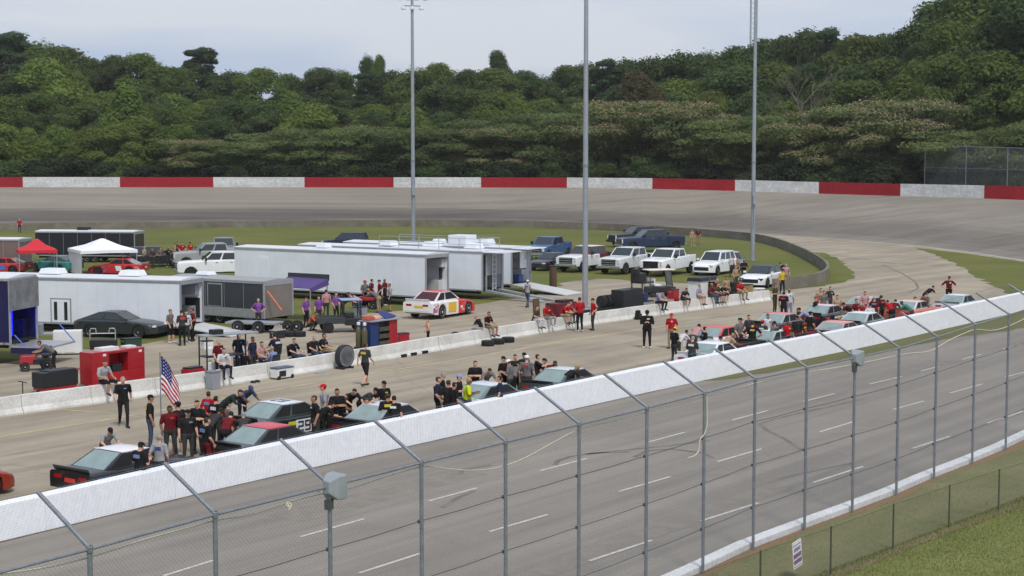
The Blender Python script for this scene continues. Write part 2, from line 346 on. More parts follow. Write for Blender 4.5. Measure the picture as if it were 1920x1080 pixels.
# hillside behind the turn ------------------------------------------
HS = [(0, .2), (6, .7), (25, 1.6), (60, 4.0), (110, 8.0), (220, 16.0), (700, 26.0)]
m_wood = surf_mat('woodland_floor', [(44, 52, 24), (58, 64, 30), (40, 46, 22), (62, 62, 34)], .95, 0, (.4, .4), .2, bump=.9, fine=4)
mb = MB(); hx = list(range(-900, 1921, 80)) + [2150, 2500]
def hill(px, dd):
    o = OW(min(max(px, -500), 1920)); Y = o.y + dd
    return V(((px - 960) / FPX * Y * 1.0, Y, o.z + lerp(HS, dd)))
for a, b in zip(hx, hx[1:]):
    for (d0, _), (d1, _) in zip(HS, HS[1:]): mb.add([hill(a, d0 + .6), hill(b, d0 + .6), hill(b, d1 + .6), hill(a, d1 + .6)], [(0, 1, 2, 3)])
tag(mb.build('hillside', m_wood, smooth=True), kind='structure')

# red and white wall round the turn ----------------------------------
m_wred = surf_mat('red_wall_paint', [(128, 22, 30), (156, 28, 38), (136, 26, 34), (152, 28, 38)], .7, 0, (.12, .9), .35, bump=.05, fine=3)
m_wwht = surf_mat('white_wall_paint', [(170, 169, 166), (212, 213, 214), (180, 180, 178), (210, 211, 212)], .7, 0, (.12, .9), .35, bump=.05, fine=3)
cuts = [-500, -310, -140, 43, 225, 400, 571, 738, 902, 1063, 1223, 1378, 1535, 1688, 1845, 1925]
r0 = OW(43)
ow = thing('turn_wall', 'long concrete wall round the far turn painted in alternating red and white blocks', 'wall', (r0.x, r0.y, r0.z))
for i, (a, b) in enumerate(zip(cuts, cuts[1:])):
    n = 4; mb = MB(); rings = []
    for k in range(n + 1):
        px = a + (b - a) * k / n; o = OW(px); h = 1.52 if px < 1100 else 1.52 + .12 * (px - 1100) / 800
        t = OW(px + 20) - OW(px - 20) if -480 < px < 1900 else V((1, -.3 if px > 1000 else .05, 0)); t = t.xy.normalized(); nn = V((-t.y, t.x, 0)) * .3
        e = .004 if k == 0 else (-.004 if k == n else 0)
        o = V((o.x + e, o.y, o.z)) - r0
        rings.append([o + V((0, 0, -.5)), o + nn + V((0, 0, -.5)), o + nn + V((0, 0, h)), o + V((0, 0, h))])
    mb.loft(rings)
    mb.build('wall_panel', m_wred if i % 2 == 0 else m_wwht, ow)

# dark low wall inside the turn ----------------------------------------
iwp = []
for px in list(range(-500, 1300, 60)): iwp.append(G(px, lerp(IW[:7], px)))
for p in IW[6:]: iwp.append(G(*p))
def chain(pts, it=2):
    for _ in range(it):
        q = [pts[0]]
        for a, b in zip(pts, pts[1:]): q += [a * .75 + b * .25, a * .25 + b * .75]
        pts = q + [pts[-1]]
    return pts
iwp = iwp[:30] + chain(iwp[30:], 2)
root = thing('infield_wall', 'low dark weathered concrete wall curving round the infield grass', 'wall', iwp[30])
L0 = iwp[30].copy(); seg = []; acc = 0
def wallrings(pts, th, h, side=1, hf=None):
    rr = []
    for i, p in enumerate(pts):
        t = (pts[min(i + 1, len(pts) - 1)] - pts[max(i - 1, 0)]).xy.normalized(); n = V((-t.y, t.x, 0)) * th * side
        hh = hf(i, p) if hf else h
        rr.append([p + V((0, 0, -.05)), p + n + V((0, 0, -.05)), p + n * .92 + V((0, 0, hh)), p + n * .08 + V((0, 0, hh))])
    return rr
k = 0
while k < len(iwp) - 1:
    e = min(len(iwp) - 1, k + (2 if k < 30 else 6)); mb = MB(); mb.loft([[q - L0 for q in r] for r in wallrings(iwp[k:e + 1], .28, .88)])
    mb.build('wall_section', m_conc, root); k = e

# pit wall of white barrier blocks -------------------------------------
m_pitw = surf_mat('chipped_white_barrier', [(196, 195, 190), (220, 219, 215), (172, 168, 158), (216, 215, 211)], .85, TH, (.5, 1.5), .9, bump=.25, fine=18)
A, B = pw(-90), pw(1447); PWA, PWB = A, B
tot = 0; samp = [pw(x) for x in range(-90, 1448, 12)]
cum = [0]
for a, b in zip(samp, samp[1:]): cum.append(cum[-1] + (b - a).length)
def at_len(s):
    for i in range(len(cum) - 1):
        if s <= cum[i + 1]: return samp[i].lerp(samp[i + 1], (s - cum[i]) / (cum[i + 1] - cum[i]))
    return samp[-1]
root = thing('pit_wall', 'white chipped concrete barrier wall between the pit road and the paddock', 'wall', samp[0])
s = 0; FAR = V((-NEAR.x, -NEAR.y, 0))
PWH = .70
while s < cum[-1] - .5:
    e = min(cum[-1], s + 3.05); a, b = at_len(s + .015), at_len(e - .015); mb = MB(); rr = []
    jz = random.uniform(-.012, .012); jn = random.uniform(-.02, .02)
    for p in (a, b):
        q = p - samp[0] + FAR * jn
        rr.append([q + V((0, 0, -.02)), q + V((0, 0, .07)), q + FAR * .10 + V((0, 0, .25)), q + FAR * .14 + V((0, 0, PWH + jz)), q + FAR * .34 + V((0, 0, PWH + jz)), q + FAR * .38 + V((0, 0, .25)), q + FAR * .48 + V((0, 0, .07)), q + FAR * .48 + V((0, 0, -.02))])
    mb.loft(rr); mb.build('barrier_block', m_pitw, root, bev=.012); s = e
for px in (757, 776, 797):                    # dark blocks on the wall foot, painting the shade inside lifting slots
    p = pw(px) - samp[0]; mb = MB(); mb.box(p + V((0, 0, .07)) + FAR * .02, (.42, .1, .14), TH); mb.build('slot_shade', m_dark, root)

# near white wall ---------------------------------------------------------
m_nearw = surf_mat('clean_white_wall', [(228, 230, 235), (234, 235, 239), (226, 228, 233), (234, 235, 239)], .75, TH, (.12, .9), .6, bump=.02, fine=5, fv=.05)
root = thing('inside_wall', 'tall smooth white wall along the inside of the front straight', 'wall', WW[0])
pts = WWX; Lw = WW[0].copy(); start = WWX[0]
joint = [WWX[0], ww(88)] + [ww(x) for x in (330, 560, 790, 1010, 1220, 1420, 1610, 1790, 1960)] + [WWX[-1]]
for i, (a, b) in enumerate(zip(joint, joint[1:])):
    mb = MB(); rr = []
    for k in range(5):
        f = k / 4; p = a.lerp(b, f); u = min(1.15, max(-.2, (p.y - WW[0].y) / (WW[-1].y - WW[0].y))); h = .90 + .22 * u
        e = DIR.to_3d() * (.006 if k == 0 else (-.006 if k == 4 else 0)); q = p - Lw + e
        rr.append([q + V((0, 0, -.05)), q + FAR * .5 + V((0, 0, -.05)), q + FAR * .46 + V((0, 0, h)), q + FAR * .04 + V((0, 0, h))])
    mb.loft(rr); mb.build('wall_section', m_nearw, root, bev=.02)

sheet('dirt_line', rough([p.xy + NEAR * .10 for p in WWX], 1.0, .03, 5) + [p.xy - NEAR * .02 for p in WWX][::-1], .005, M('base_grime', (74, 68, 58), .9, 0, .3, 1.5, c2=(110, 102, 88)))
# outer wall under the fence ----------------------------------------------
m_outw = surf_mat('outer_white_wall', [(206, 208, 210), (222, 223, 224), (190, 188, 184), (220, 220, 220)], .75, TH, (.2, 2), .8, bump=.1, fine=12)
fb = [FB[0] - DIR.to_3d() * 10] + FB + [FB[-1] + DIR.to_3d() * 40]
root = thing('outer_wall', 'low white wall capping the outside edge of the front straight below the catch fence', 'wall', FB[8])
for a, b in zip(fb[::3], fb[3::3] + [fb[-1]]):
    i0 = fb.index(a); i1 = fb.index(b)
    if i1 <= i0: continue
    mb = MB(); rr = []
    for p in fb[i0:i1 + 1]:
        q = p - FB[8]; rr.append([q + FAR * .10 + V((0, 0, -.1)), q + FAR * .46 + V((0, 0, -.1)), q + FAR * .46 + V((0, 0, .17)), q + FAR * .10 + V((0, 0, .17))])
    mb.loft(rr); mb.build('wall_section', m_outw, root, bev=.015)
near = [p.xy + NEAR * -.09 for p in fb]
sheet('grass_bank', near + [p.xy + NEAR * 30 for p in fb][::-1], .02, m_grass2)
sheet('dirt_strip', [p.xy + NEAR * -.085 for p in fb] + [p.xy + NEAR * (.16 + .12 * math.sin(i * 2.1)) for i, p in enumerate(fb)][::-1], .028, M('red_clay', (132, 96, 76), .95, 0, .2, 2.0, c2=(112, 102, 72), bump=.4))

# ------------------------------------------------------------------ catch fence
m_wire = M('fence_wire', (128, 132, 136), .55, .5, .1, 3)
m_cable = M('steel_cable', (92, 93, 95), .6, .5, .1, 3)
AR, AZ = 1.12, .66                               # overhang reach and rise
def linkmesh(name, a, b, c, d, cell, r, mat, parent):
    """diamond mesh filling the parallelogram a b c d (a-b bottom, d-c top)"""
    a, b, c, d = V(a), V(b), V(c), V(d); U = (b - a).length; H = (d - a).length; st = cell * math.sqrt(2)
    n = (b - a).cross(d - a).normalized(); vs = []; fs = []
    def pt(u, v): return a + (b - a) * (u / U) + (d - a) * (v / H)
    k = -int(H / st) - 1
    while k * st < U + H:
        for sgn in (1, -1):
            c0 = k * st
            if sgn == 1: u0, v0, u1, v1 = c0, 0, c0 + H, H
            else: u0, v0, u1, v1 = c0, 0, c0 - H, H
            # clip to 0..U
            du = u1 - u0; t0, t1 = 0.0, 1.0
            ta, tb = (0 - u0) / du, (U - u0) / du
            if ta > tb: ta, tb = tb, ta
            t0, t1 = max(t0, ta), min(t1, tb)
            if t1 - t0 < .01: continue
            p, q = pt(u0 + du * t0, v0 + H * t0), pt(u0 + du * t1, v0 + H * t1)
            t = (q - p).normalized(); w = t.cross(n) * r; o = len(vs)
            e1, e2, e3 = w, -w * .5 + n * r * .87, -w * .5 - n * r * .87
            vs += [p + e1, p + e2, p + e3, q + e1, q + e2, q + e3]
            fs += [(o, o + 1, o + 4, o + 3), (o + 1, o + 2, o + 5, o + 4), (o + 2, o, o + 3, o + 5)]
        k += 1
    me = bpy.data.meshes.new(name); me.from_pydata([tuple(v) for v in vs], [], fs); me.materials.append(mat)
    return link(name, me, parent)
R0 = FB[8].copy()
cf = thing('catch_fence', 'tall galvanised chain link catch fence with overhanging arms along the front straight', 'fence', R0)
arms = []
for p, h in zip(FB, FH):
    q = p - R0; top = q + V((0, 0, h)); tip = top + FAR * AR + V((0, 0, AZ)); arms.append((top, tip))
    mb = MB(); mb.tube([q + V((0, 0, -.2)), top + V((0, 0, .05))], .037, 10); po = mb.build('post', m_galv, cf, smooth=True)
    mb = MB(); mb.tube([top - FAR * .03, tip], .032, 10); mb.build('overhang_arm', m_galv, po, smooth=True)
    for f in (.25, .5, .75):
        mb = MB(); mb.box(q + V((0, 0, h * f)) + FAR * .05, (.05, .05, .06), TH); mb.build('clamp', m_cable, po)
    mb = MB(); mb.lathe([(.044, -.05), (.05, -.04), (.05, .04), (.044, .05)], 10, 'Z', top); mb.build('rail_cap', m_galv, po)
for (p, h, (t0, k0)), (p1, h1, (t1, k1)) in zip(list(zip(FB, FH, arms)), list(zip(FB, FH, arms))[1:]):
    mb = MB(); mb.tube([t0, t1], .023, 8); mb.build('top_rail', m_galv, cf, smooth=True)
    for f in (.25, .5, .75):
        a, b = p - R0 + V((0, 0, h * f)) + FAR * .06, p1 - R0 + V((0, 0, h1 * f)) + FAR * .06
        mb = MB(); mb.tube([a, (a + b) / 2 - V((0, 0, .015)), b], .008, 5); mb.build('cable', m_cable, cf)
    mb = MB(); mb.tube([k0, k1], .004, 4); mb.build('tension_wire', m_wire, cf)
    o = FAR * .055
    linkmesh('chain_link', p - R0 + o, p1 - R0 + o, t1 + o, t0 + o, .054, .0014, m_wire, cf)
    linkmesh('overhang_chain_link', t0 + V((0, 0, .04)), t1 + V((0, 0, .04)), k1 + V((0, 0, .04)), k0 + V((0, 0, .04)), .056, .0008, m_wire, cf)
# rope lashed under the rail
m_rope = M('pale_rope', (196, 190, 172), .9, 0, .15, 20)
rp_ = [(-20, 1078), (80, 1066), (168, 1046), (280, 1008), (360, 988), (403, 975), (470, 966), (520, 950), (545, 940), (600, 926), (660, 916), (720, 894), (790, 873), (830, 878), (880, 883), (930, 879), (980, 862), (1040, 828), (1086, 803), (1150, 790), (1213, 773), (1321, 744), (1416, 718), (1470, 706), (1515, 697), (1570, 689), (1640, 676), (1700, 662), (1745, 660), (1775, 640), (1800, 628), (1829, 616), (1860, 621), (1892, 612), (1935, 590)]
def fenceY(px): return lerp([(a[0], b.y) for a, b in zip(FP, FB)], px)
pts = [P(x, y, fenceY(x) + .10) for x, y in rp_]
mb = MB(); mb.tube(chain(pts, 2), .013, 6); tag(mb.build('rope', m_rope, smooth=True), 'pale rope slung in loose loops under the top rail of the catch fence', 'rope')
pts = [P(1325, 742, fenceY(1325) - .06), P(1327, 790, fenceY(1325) - .07), P(1322, 815, fenceY(1322) - .07), P(1312, 822, fenceY(1312) - .08), P(1311, 845, fenceY(1311) - .08), P(1303, 855, fenceY(1303) - .08), P(1290, 858, fenceY(1290) - .08)]
mb = MB(); mb.tube(chain(pts, 2), .012, 6); tag(mb.build('rope_end', m_rope, smooth=True), 'loose rope end hanging down one post of the catch fence', 'rope')
pts = [P(540, 940, fenceY(540)), P(536, 948, fenceY(538) - .03), P(543, 952, fenceY(540)), P(538, 941, fenceY(540) + .03), P(548, 946, fenceY(545)), P(541, 956, fenceY(540))]
mb = MB(); mb.tube(chain(pts, 2), .012, 6); tag(mb.build('rope_tangle', m_rope, smooth=True), 'small knotted tangle of rope hanging beside a grey floodlight on the fence', 'rope')
# floodlights clamped on the fence, seen from behind
m_lbox = M('grey_lamp_housing', (148, 154, 158), .55, .2, .1, 4)
for idx, lab in ((3, 'grey floodlight housing clamped to a fence post beside the knotted rope'), (11, 'grey floodlight housing clamped to a fence post in front of the grass strip')):
    p = FB[idx]; h = FH[idx]; t = thing('floodlight', lab, 'floodlight', (p.x, p.y, h), TH, 'floodlights on the catch fence')
    mb = MB()           # local x along the fence, y towards the infield
    mb.loft([[V((-.11, y0, z0)) for y0, z0 in ((-.09, -.09), (.05, -.12), (.05, .12), (-.09, .10))], [V((.05, y0, z0)) for y0, z0 in ((-.16, -.22), (.13, -.24), (.13, .2), (-.16, .17))], [V((.23, y0, z0)) for y0, z0 in ((-.17, -.23), (.14, -.25), (.14, .21), (-.17, .18))]])
    mb.build('housing', m_lbox, t, bev=.02)
    mb = MB(); mb.box((.245, -.015, -.02), (.03, .27, .40)); mb.build('lens_frame', m_alu, t, bev=.006)
    mb = MB(); mb.tube([(-.11, 0, 0), (-.24, 0, -.01), (-.26, 0, -.06)], .022, 6); mb.build('bracket', m_galv, t)
    mb = MB(); mb.box((-.02, 0, -.3), (.12, .1, .16)); mb.build('post_clamp', m_cable, t)
# low fence outside --------------------------------------------------------
lfp = [(1290, 1185), (1425, 1130), (1557, 1079), (1674, 1031), (1779, 991), (1872, 958), (1965, 925)]
LB = [G(*p) for p in lfp]; R1 = LB[2].copy()
m_lpost = M('green_grey_post', (74, 82, 62), .7, .2, .2, 5)
lf = thing('low_fence', 'low chain link fence on thin dark posts in the grass outside the catch fence', 'fence', R1)
for p in LB:
    mb = MB(); mb.tube([p - R1 + V((0, 0, -.15)), p - R1 + V((0, 0, 1.16))], .022, 8); mb.build('post', m_lpost, lf, smooth=True)
for p, q in zip(LB, LB[1:]):
    linkmesh('chain_link', p - R1 + V((0, 0, .03)), q - R1 + V((0, 0, .03)), q - R1 + V((0, 0, 1.12)), p - R1 + V((0, 0, 1.12)), .055, .0016, m_lpost, lf)
    mb = MB(); mb.tube([p - R1 + V((0, 0, 1.13)), q - R1 + V((0, 0, 1.13))], .006, 5); mb.build('top_wire', m_lpost, lf)
sheet('grass_between', [p.xy + NEAR * -.08 for p in FB[5:]] + [p.xy + DIR * 3 for p in LB[-1:]] + [p.xy for p in LB[::-1]], .024, surf_mat('dull_grass', [(92, 98, 62), (116, 116, 82), (100, 102, 68), (122, 112, 88)], .95, TH, (.3, 1.0), .6, bump=.8, fine=12))
sheet('bare_strip', offs([p.xy + NEAR * .12 for p in LB], .34), .03, m_dirt)
# notice on the low fence
sp = G(1493, 1064, .30); n2_ = NEAR
st = thing('notice_board', 'small white notice with three bands of purple lettering tied to the low fence', 'sign', (sp.x, sp.y, .30), TH - .02)
mb = MB(); mb.box((0, -.02, .32), (.42, .012, .64), ry=-.15); mb.build('board', M('white_plastic_sign', (226, 224, 226), .5, 0, .04, 4), st)
mp_ = M('purple_print', (112, 92, 138), .6, 0, .5, 26, c2=(176, 168, 190)); mp2 = M('maroon_print', (112, 60, 104), .6, 0, .5, 26, c2=(160, 130, 160))
for z, hh, w, mm in ((.545, .025, .36, mp_), (.44, .085, .30, mp_), (.295, .10, .37, mp2), (.155, .095, .37, mp2), (.045, .018, .36, mp_)):
    mb = MB(); mb.box(((z - .32) * -.15, -.0275, z), (w, .003, hh), ry=-.15); mb.build('print_band', mm, st)
# tall grass close to the camera --------------------------------------------
random.seed(3); vs = []; fs = []
a0, a1 = LB[0], LB[-1]
for i in range(52000):
    f = random.random(); r = random.random() ** 1.2 * 6.0 - (.3 if i % 14 else 3.0)
    p = a0.lerp(a1, f) + V((NEAR.x * r, NEAR.y * r, .02)); h = random.uniform(.02, .065) * (1.6 if abs(r) < .25 else 1); an = random.uniform(0, 6.28); w = .008
    dx, dy = math.cos(an) * w, math.sin(an) * w; o = len(vs); le = h * random.uniform(.2, .9); la = random.uniform(0, 6.28)
    vs += [(p.x - dx, p.y - dy, p.z), (p.x + dx, p.y + dy, p.z), (p.x + math.cos(la) * le, p.y + math.sin(la) * le, p.z + h)]; fs.append((o, o + 1, o + 2))
me = bpy.data.meshes.new('grass_blades'); me.from_pydata(vs, [], fs); me.materials.append(M('grass_blade', (124, 126, 76), .9, 0, .35, .9, c2=(98, 106, 58), spec=.1))
tag(link('grass_blades', me), 'short rough grass growing around the low fence', 'grass', kind='stuff')

# ------------------------------------------------------------------ light poles
m_pole = M('pole_steel', (158, 163, 172), .45, .45, .08, 2)
m_lampg = M('lamp_glass', (196, 200, 206), .2, 0, .08, 3)
def light_pole(px, py, r, label, box=False):
    b = G(px, py); t = thing('light_pole', label, 'light pole', b, rad(12), 'tall steel light poles in the infield')
    H = 28.6
    mb = MB(); mb.tube([(0, 0, -.2), (0, 0, 9), (0, 0, 18), (0, 0, H)], [r, r * .88, r * .74, r * .58], 14); mb.build('pole', m_pole, t, smooth=True)
    mb = MB(); mb.lathe([(r * 1.9, 0), (r * 1.9, .05), (r * 1.2, .07)], 14); mb.build('base_plate', m_galv, t)
    mb = MB(); mb.lathe([(r * .9, 8.9), (r * .99, 8.92), (r * .99, 9.1), (r * .9, 9.12)], 14); mb.build('slip_joint', m_galv, t)
    if box: 
        mb = MB(); mb.box((-.0, -r - .14, 5.6), (.36, .26, .9)); mb.build('switch_box', m_lbox, t, bev=.02)
        mb = MB(); mb.box((0, -r - .05, 4.3), (.1, .1, 2.4)); mb.build('conduit', m_lbox, t)
    for z, n, w in ((26.2, 3, 2.0), (27.25, 4, 2.9), (28.4, 4, 2.9)):
        mb = MB(); mb.box((0, 0, z), (w, .1, .1)); arm = mb.build('cross_arm', m_galv, t)
        for k in range(n):
            x = -w / 2 + w * k / (n - 1)
            mb = MB(); mb.lathe([(.05, .12), (.14, .05), (.26, -.16), (.28, -.30), (.25, -.31)], 12, 'Z', (x, -.12, z - .12)); lo = mb.build('lamp', m_lampg, arm, smooth=True)
    return t
light_pole(775, 452, .25, 'tall pale steel light pole with its lamp cluster in view above the long white trailers', True)
light_pole(1097, 577, .185, 'tall pale steel light pole rising behind the group in red shirts at the pit wall')
light_pole(1411, 489, .205, 'tall pale steel light pole standing on the grass inside the infield wall', True)

# lattice mast behind the woods
b = hill(1407, 260); t = thing('lattice_mast', 'thin steel lattice radio mast rising behind the woods', 'mast', b)
for k in range(3):
    a = k * 2.094; mb = MB(); mb.tube([(1.3 * math.cos(a), 1.3 * math.sin(a), 0), (1.3 * math.cos(a), 1.3 * math.sin(a), 78)], .09, 6); mb.build('leg', m_galv, t)
mb = MB()
for i in range(52):
    for k in range(3):
        a, c_ = k * 2.094, (k + 1) * 2.094; z = i * 1.5
        mb.tube([(1.3 * math.cos(a), 1.3 * math.sin(a), z), (1.3 * math.cos(c_), 1.3 * math.sin(c_), z + 1.5)], .05, 4, cap=False)
tag(mb.build('lattice', m_galv, t), kind='stuff')

# chain link screen on the far bank
fpts = [(1735, 273), (1812, 275), (1890, 277), (1970, 280)]
b0 = OW(1735) + V((0, 3.2, 0)); ff = thing('bank_fence', 'grey chain link fence standing on the bank behind the far turn wall', 'fence', b0)
bs = []
for x, y in fpts:
    q = OW(min(x, 1920)); Y = q.y + 3.2 - (max(0, x - 1920)) * .04; p = P(x, y, Y); bs.append((V((p.x, p.y, q.z + .3)) - b0, p - b0))
for lo, hi in bs:
    mb = MB(); mb.tube([lo - V((0, 0, .4)), hi], .06, 8); mb.build('post', m_galv, ff)
for (l0, h0), (l1, h1) in zip(bs, bs[1:]):
    mb = MB(); mb.tube([h0, h1], .04, 6); mb.build('rail', m_galv, ff)
    mb = MB(); mb.tube([l0.lerp(h0, .55), l1.lerp(h1, .55)], .03, 6); mb.build('rail', m_galv, ff)
    linkmesh('chain_link', l0, l1, h1, h0, .16, .007, m_wire, ff)
# ================================================================== TREES
def leaf_mat(name, c1, c2, c3):
    m = bpy.data.materials.new(name); m.use_nodes = True; t = m.node_tree; b = t.nodes['Principled BSDF']; N = t.nodes.new; L = t.links.new
    b.inputs['Roughness'].default_value = .8; b.inputs['Specular IOR Level'].default_value = .15
    tcn = N('ShaderNodeTexCoord'); n = N('ShaderNodeTexNoise'); n.inputs['Scale'].default_value = .55; n.inputs['Detail'].default_value = 5; n.inputs['Roughness'].default_value = .7
    L(tcn.outputs['Object'], n.inputs['Vector'])
    r = N('ShaderNodeValToRGB'); L(n.outputs[0], r.inputs[0]); e = r.color_ramp.elements
    e[0].position = .34; e[0].color = (*lin(c1), 1); e[1].position = .68; e[1].color = (*lin(c3), 1); x = e.new(.5); x.color = (*lin(c2), 1)
    oi = N('ShaderNodeObjectInfo'); hs = N('ShaderNodeHueSaturation'); mr = N('ShaderNodeMapRange'); mr.inputs[3].default_value = .485; mr.inputs[4].default_value = .512
    L(oi.outputs['Random'], mr.inputs[0]); L(mr.outputs[0], hs.inputs['Hue'])
    m2 = N('ShaderNodeMath'); m2.operation = 'MULTIPLY'; m2.inputs[1].default_value = 7.31; m3 = N('ShaderNodeMath'); m3.operation = 'FRACT'
    L(oi.outputs['Random'], m2.inputs[0]); L(m2.outputs[0], m3.inputs[0])
    mv = N('ShaderNodeMapRange'); mv.inputs[3].default_value = .80; mv.inputs[4].default_value = 1.25; L(m3.outputs[0], mv.inputs[0]); L(mv.outputs[0], hs.inputs['Value'])
    L(r.outputs[0], hs.inputs['Color']); L(hs.outputs[0], b.inputs['Base Color'])
    tr = N('ShaderNodeBsdfTranslucent'); L(hs.outputs[0], tr.inputs[0]); ms = N('ShaderNodeMixShader'); ms.inputs[0].default_value = .42
    o = t.nodes['Material Output']; L(b.outputs[0], ms.inputs[1]); L(tr.outputs[0], ms.inputs[2]); L(ms.outputs[0], o.inputs[0])
    return m
lm_oak = leaf_mat('oak_leaf', (76, 92, 47), (91, 108, 54), (106, 122, 62))
lm_dark = leaf_mat('dark_leaf', (63, 79, 47), (76, 94, 54), (90, 107, 62))
lm_lite = leaf_mat('bright_leaf', (88, 106, 50), (103, 121, 57), (118, 135, 66))
lm_pine = leaf_mat('pine_needle', (54, 74, 52), (66, 88, 58), (80, 100, 66))
lm_mim = leaf_mat('mimosa_leaf', (84, 98, 58), (98, 111, 66), (112, 121, 76))
lm_shade = leaf_mat('shaded_shrub_leaf', (46, 58, 40), (54, 66, 44), (64, 74, 50))  # shade at the foot of the woods put into the shrub leaf colour
lm_brown = leaf_mat('rusty_leaf', (86, 84, 56), (96, 90, 62), (106, 96, 70))
m_bark = M('bark', (78, 68, 58), .95, 0, .3, 3, bump=.5); m_barkg = M('grey_dead_bark', (112, 104, 94), .95, 0, .2, 3)
m_bloss = M('mimosa_blossom', (172, 132, 118), .9, 0, .2, .5, c2=(120, 108, 84))
import numpy as np
def leaves(mb, c, r, n, s, up=.25, flat=.0, rng=np.random.default_rng(9)):
    """n leaf-clump quads scattered through the ellipsoid c, r, most of them near its surface"""
    z = rng.uniform(-1 + up, 1, n); a = rng.uniform(0, 2 * np.pi, n); q = np.sqrt(np.maximum(0, 1 - z * z)); k = np.where(rng.random(n) < .08, rng.uniform(1.0, 1.22, n), rng.uniform(.62, 1.05, n))
    d = np.stack([q * np.cos(a), q * np.sin(a), z], 1); p = np.array(c) + d * np.array(r) * k[:, None]
    nn = d + rng.normal(0, .5, (n, 3)) + np.array([0, 0, .35 + flat]); nn /= np.linalg.norm(nn, axis=1)[:, None]
    u = np.cross(nn, rng.normal(0, 1, (n, 3))); u /= np.linalg.norm(u, axis=1)[:, None] + 1e-9; w = np.cross(nn, u)
    ss = (s * rng.uniform(.6, 1.35, n))[:, None]
    V4 = np.stack([p - u * ss, p - w * ss * .5 + nn * ss * .12, p + u * ss, p + w * ss * .55 + nn * ss * .12], 1).reshape(-1, 3)
    o = len(mb.v); mb.v += [tuple(x) for x in V4.tolist()]; mb.f += [(o + 4 * i, o + 4 * i + 1, o + 4 * i + 2, o + 4 * i + 3) for i in range(n)]; mb.m += [0] * n
def proto(kind, H, R, seed, leaf, nl, s, lobes, trunk_vis=.25):
    random.seed(seed); mb = MB(); tk = MB(); cs = []
    th = H * trunk_vis; lean = random.uniform(-.4, .4)
    if kind == 'round':
        for i in range(lobes):
            f = random.random(); z = th + (H - th) * (.12 + .80 * f); rr = R * math.sqrt(max(.05, 1 - (2 * (f - .38)) ** 2 * .72)) * random.uniform(.35, .85)
            a = i * 2.4 + random.uniform(-.4, .4); q = R * random.uniform(.24, .42)
            cs.append(((rr * math.cos(a), rr * math.sin(a), z), (q, q, q * random.uniform(.6, .85))))
        cs.append(((0, 0, H - R * .35), (R * .45, R * .45, R * .38)))
    elif kind == 'cone':
        for i in range(lobes):
            f = (i + .5) / lobes; z = th + (H - th) * f * .97; rr = R * (1 - f) ** .7 * random.uniform(.4, .75); a = i * 2.4; q = R * (.24 + .26 * (1 - f))
            cs.append(((rr * math.cos(a), rr * math.sin(a), z), (q, q, q * .75)))
    elif kind == 'pine':
        for i in range(lobes):
            f = random.random(); z = H * (.50 + .46 * f); rr = R * random.uniform(.25, .95) * (1 - .55 * abs(f - .4)); a = i * 2.4 + random.uniform(-.5, .5); q = R * random.uniform(.22, .36)
            cs.append(((rr * math.cos(a), rr * math.sin(a), z), (q * 1.2, q * 1.2, q * .55)))
        cs.append(((0, 0, H * .97), (R * .33, R * .33, R * .24)))
    elif kind == 'flatpine':
        for i in range(lobes):
            f = random.random(); z = H * (.70 + .28 * f); rr = R * random.uniform(.2, .9) * (1 - .55 * f); a = i * 2.4 + random.uniform(-.4, .4); q = R * random.uniform(.26, .4)
            cs.append(((rr * math.cos(a), rr * math.sin(a), z), (q, q, q * .5)))
    elif kind == 'umbrella':
        for i in range(lobes):
            f = random.random(); z = H * (.34 + .60 * f); rr = R * random.uniform(.2, 1.0) * (1 - .35 * f); a = i * 2.4 + random.uniform(-.5, .5); q = R * random.uniform(.22, .38)
            cs.append(((rr * math.cos(a), rr * math.sin(a), z), (q * 1.2, q * 1.2, q * .36)))
    elif kind == 'shrub':
        for i in range(lobes):
            a = i * 2.4; rr = R * random.uniform(.1, .75); q = R * random.uniform(.3, .5); z = H * random.uniform(.25, .72)
            cs.append(((rr * math.cos(a), rr * math.sin(a), z), (q, q, q * .8)))
    per = nl // len(cs)
    for c, r in cs: leaves(mb, c, r, int(per * (r[0] / R / .36) ** 1.6) + 20, s, up=.25, flat=.8 if kind == 'umbrella' else 0)
    top = H * (.9 if kind in ('pine', 'cone') else .62); r0 = H * .017 + .05
    tk.tube([(0, 0, -1.0), (lean * .2, 0, H * .2), (lean * .6, lean * .3, H * .45), (lean, lean * .2, top)], [r0 * 1.25, r0, r0 * .7, r0 * .2], 8)
    for c, r in cs[:min(len(cs), 12)]:
        c = V(c); zb = max(H * .12, c.z * (.55 if kind != 'pine' else .85)); f = min(1, zb / top); bp_ = V((lean * f, lean * .3 * f, zb))
        tk.tube([bp_, bp_.lerp(c, .5) + V((0, 0, -.06 * H * .3)), c], [r0 * .45 * (1.1 - f * .6), r0 * .26, r0 * .08], 5)
    cm = bpy.data.meshes.new('crown'); cm.from_pydata(mb.v, [], mb.f); cm.materials.append(leaf); tm = tk.mesh('trunk', m_bark, True)
    bl = None
    if kind == 'umbrella':
        b2 = MB()
        for c, r in cs:
            if random.random() < .6: leaves(b2, (c[0], c[1], c[2] + r[2] * .25), (r[0], r[1], r[2]), 240, .10, up=.9, flat=.6)
        bl = bpy.data.meshes.new('blossom'); bl.from_pydata(b2.v, [], b2.f); bl.materials.append(m_bloss)
    return cm, tm, H, R, bl
